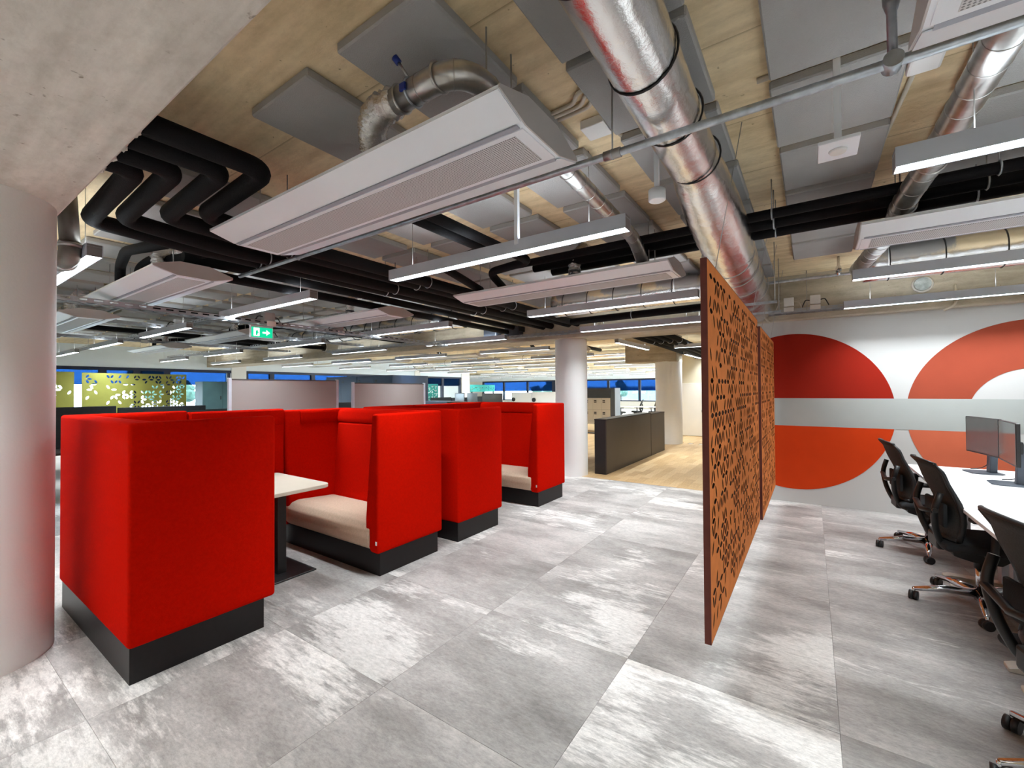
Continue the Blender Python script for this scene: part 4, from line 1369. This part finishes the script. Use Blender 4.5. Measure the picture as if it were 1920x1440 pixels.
# far desks with monitors and white screens
fdk = thing('bench_desk', 'long far desk with black monitors behind the low cabinets', 'desk', (-11.5, 14.2, 0))
B().box(-1.8, 2.2, -.5, .5, .70, .73).done('desktop', DARKEND, fdk)
for x in (-1.7, 0, 2.1):
    B().box(x - .03, x + .03, -.45, .45, 0, .70).done('leg', BLKPL, fdk)
for k, x in enumerate((-12.45, -11.75, -10.95, -10.45)):
    t = thing('monitor', 'black far monitor over the red sofas, %s from left' % ('first', 'second', 'third', 'fourth')[k], 'monitor', (x, 14.1, .73))
    B().box(-.27, .27, -.012, .012, .30, .68, .004, 1).done('case', BLKPL if k % 2 == 0 else SLATE, t)
    B().box(-.25, .25, -.0145, -.012, .32, .66).done('screen', SCREENM, t)
    B().box(-.02, .02, .01, .03, .01, .45).done('stand', BLKPL, t)
    B().box(-.1, .1, -.08, .08, 0, .012).done('foot', BLKPL, t)
for k, (x0, x1) in enumerate(((-12.55, -11.3), (-11.1, -9.7))):
    t = thing('white_screen', ['white mobile screen far back left of second column', 'white mobile screen far back touching the second column'][k], 'screen', ((x0 + x1) / 2, 18.2 - .4 * k, 0))
    w = (x1 - x0) / 2
    B().box(-w, w, -.02, .02, .55, 1.40 + .03 * k).done('board', WHITE, t)
    for s in (-1, 1):
        B().box(s * w - .02, s * w + .02, -.02, .02, 0, 1.4).done('post', ALU, t)
        B().box(s * w - .02, s * w + .02, -.25, .25, 0, .03).done('foot', ALU, t)
    B().cyl((-w + .12, -.02, 1.05), (-w + .12, -.06, 1.05), .1, 16).done('fan_head', BLKPL, t)
# lockers right of the second column
lk = thing('locker', 'white locker bank with dark top between the two far columns', 'locker', (-6.05, 14.35, 0))
B().box(-.55, .56, -.25, .25, 0, 1.58).done('body', SLATE, lk)
B().box(-.55, .40, -.27, -.25, 1.25, 1.58).done('planter_front', DARKBOX, lk)
for i in range(3):
    for j in range(3):
        x = -.55 + .317 * i
        dd = B().box(x + .004, x + .313, -.27, -.25, .03 + .405 * j, .03 + .405 * (j + 1) - .006).done('door', LOCKW, lk)
        for q in (0, .05):
            B().box(x + .04, x + .13, -.28, -.27, .03 + .405 * j + .24 + q, .03 + .405 * j + .27 + q).done('handle', BLKPL, dd)
# dark counter-height cabinet on the parquet
for k, (y0, y1) in enumerate(((7.43, 10.08), (10.09, 11.2))):
    t = thing('divider_cabinet', ['long dark brown divider cabinet on the parquet edge', 'short dark brown divider cabinet behind the long one'][k], 'cabinet', (-3.175, y0, 0))
    L = y1 - y0
    zt = 1.0 - .03 * k
    B().box(-.115, .095, .0, L - .004, 0, zt - .02).done('body', DARKEND, t)
    B().box(.095, .113, .004, L - .008, .004, zt - .022).done('side_panel', DARKLAM, t)
    B().box(-.12, .116, -.004, L - .002, zt - .02, zt).done('top', DARKEND, t)
wd = thing('desk', 'oak desk end showing between second column and dark cabinet', 'desk', (-3.95, 7.95, 0))
B().box(-.6, .62, 0, 1.5, .70, .735).done('desktop', mat('oak_top', (.58, .40, .20), .5, vary=(6, .12)), wd)
for x in (-.5, .55):
    for y in (.08, 1.42):
        B().box(x - .03, x + .03, y - .03, y + .03, 0, .7).done('leg', BLKPL, wd)
dup(ch, (-4.1, 7.72, 0), math.radians(100), 'dark office chair under the oak desk by the second column')
for k, (x, y, a) in enumerate(((-7.4, 19.5, 40), (-6.9, 20.5, 200), (-6.0, 20.5, 150), (-5.4, 21.6, 30))):
    dup(ch, (x, y, 0), math.radians(a), 'small dark office chair far off by the window beyond the dark cabinet', 'office chairs far off beyond the dark cabinet')
t = thing('desk', 'white far desk among small chairs before the far window', 'desk', (-6.6, 20.0, 0))
B().box(-1.2, 1.2, -.3, .3, .70, .73).done('desktop', DESKW, t)
for x in (-1.1, 1.1):
    B().box(x - .03, x + .03, -.25, .25, 0, .7).done('leg', ALU, t)
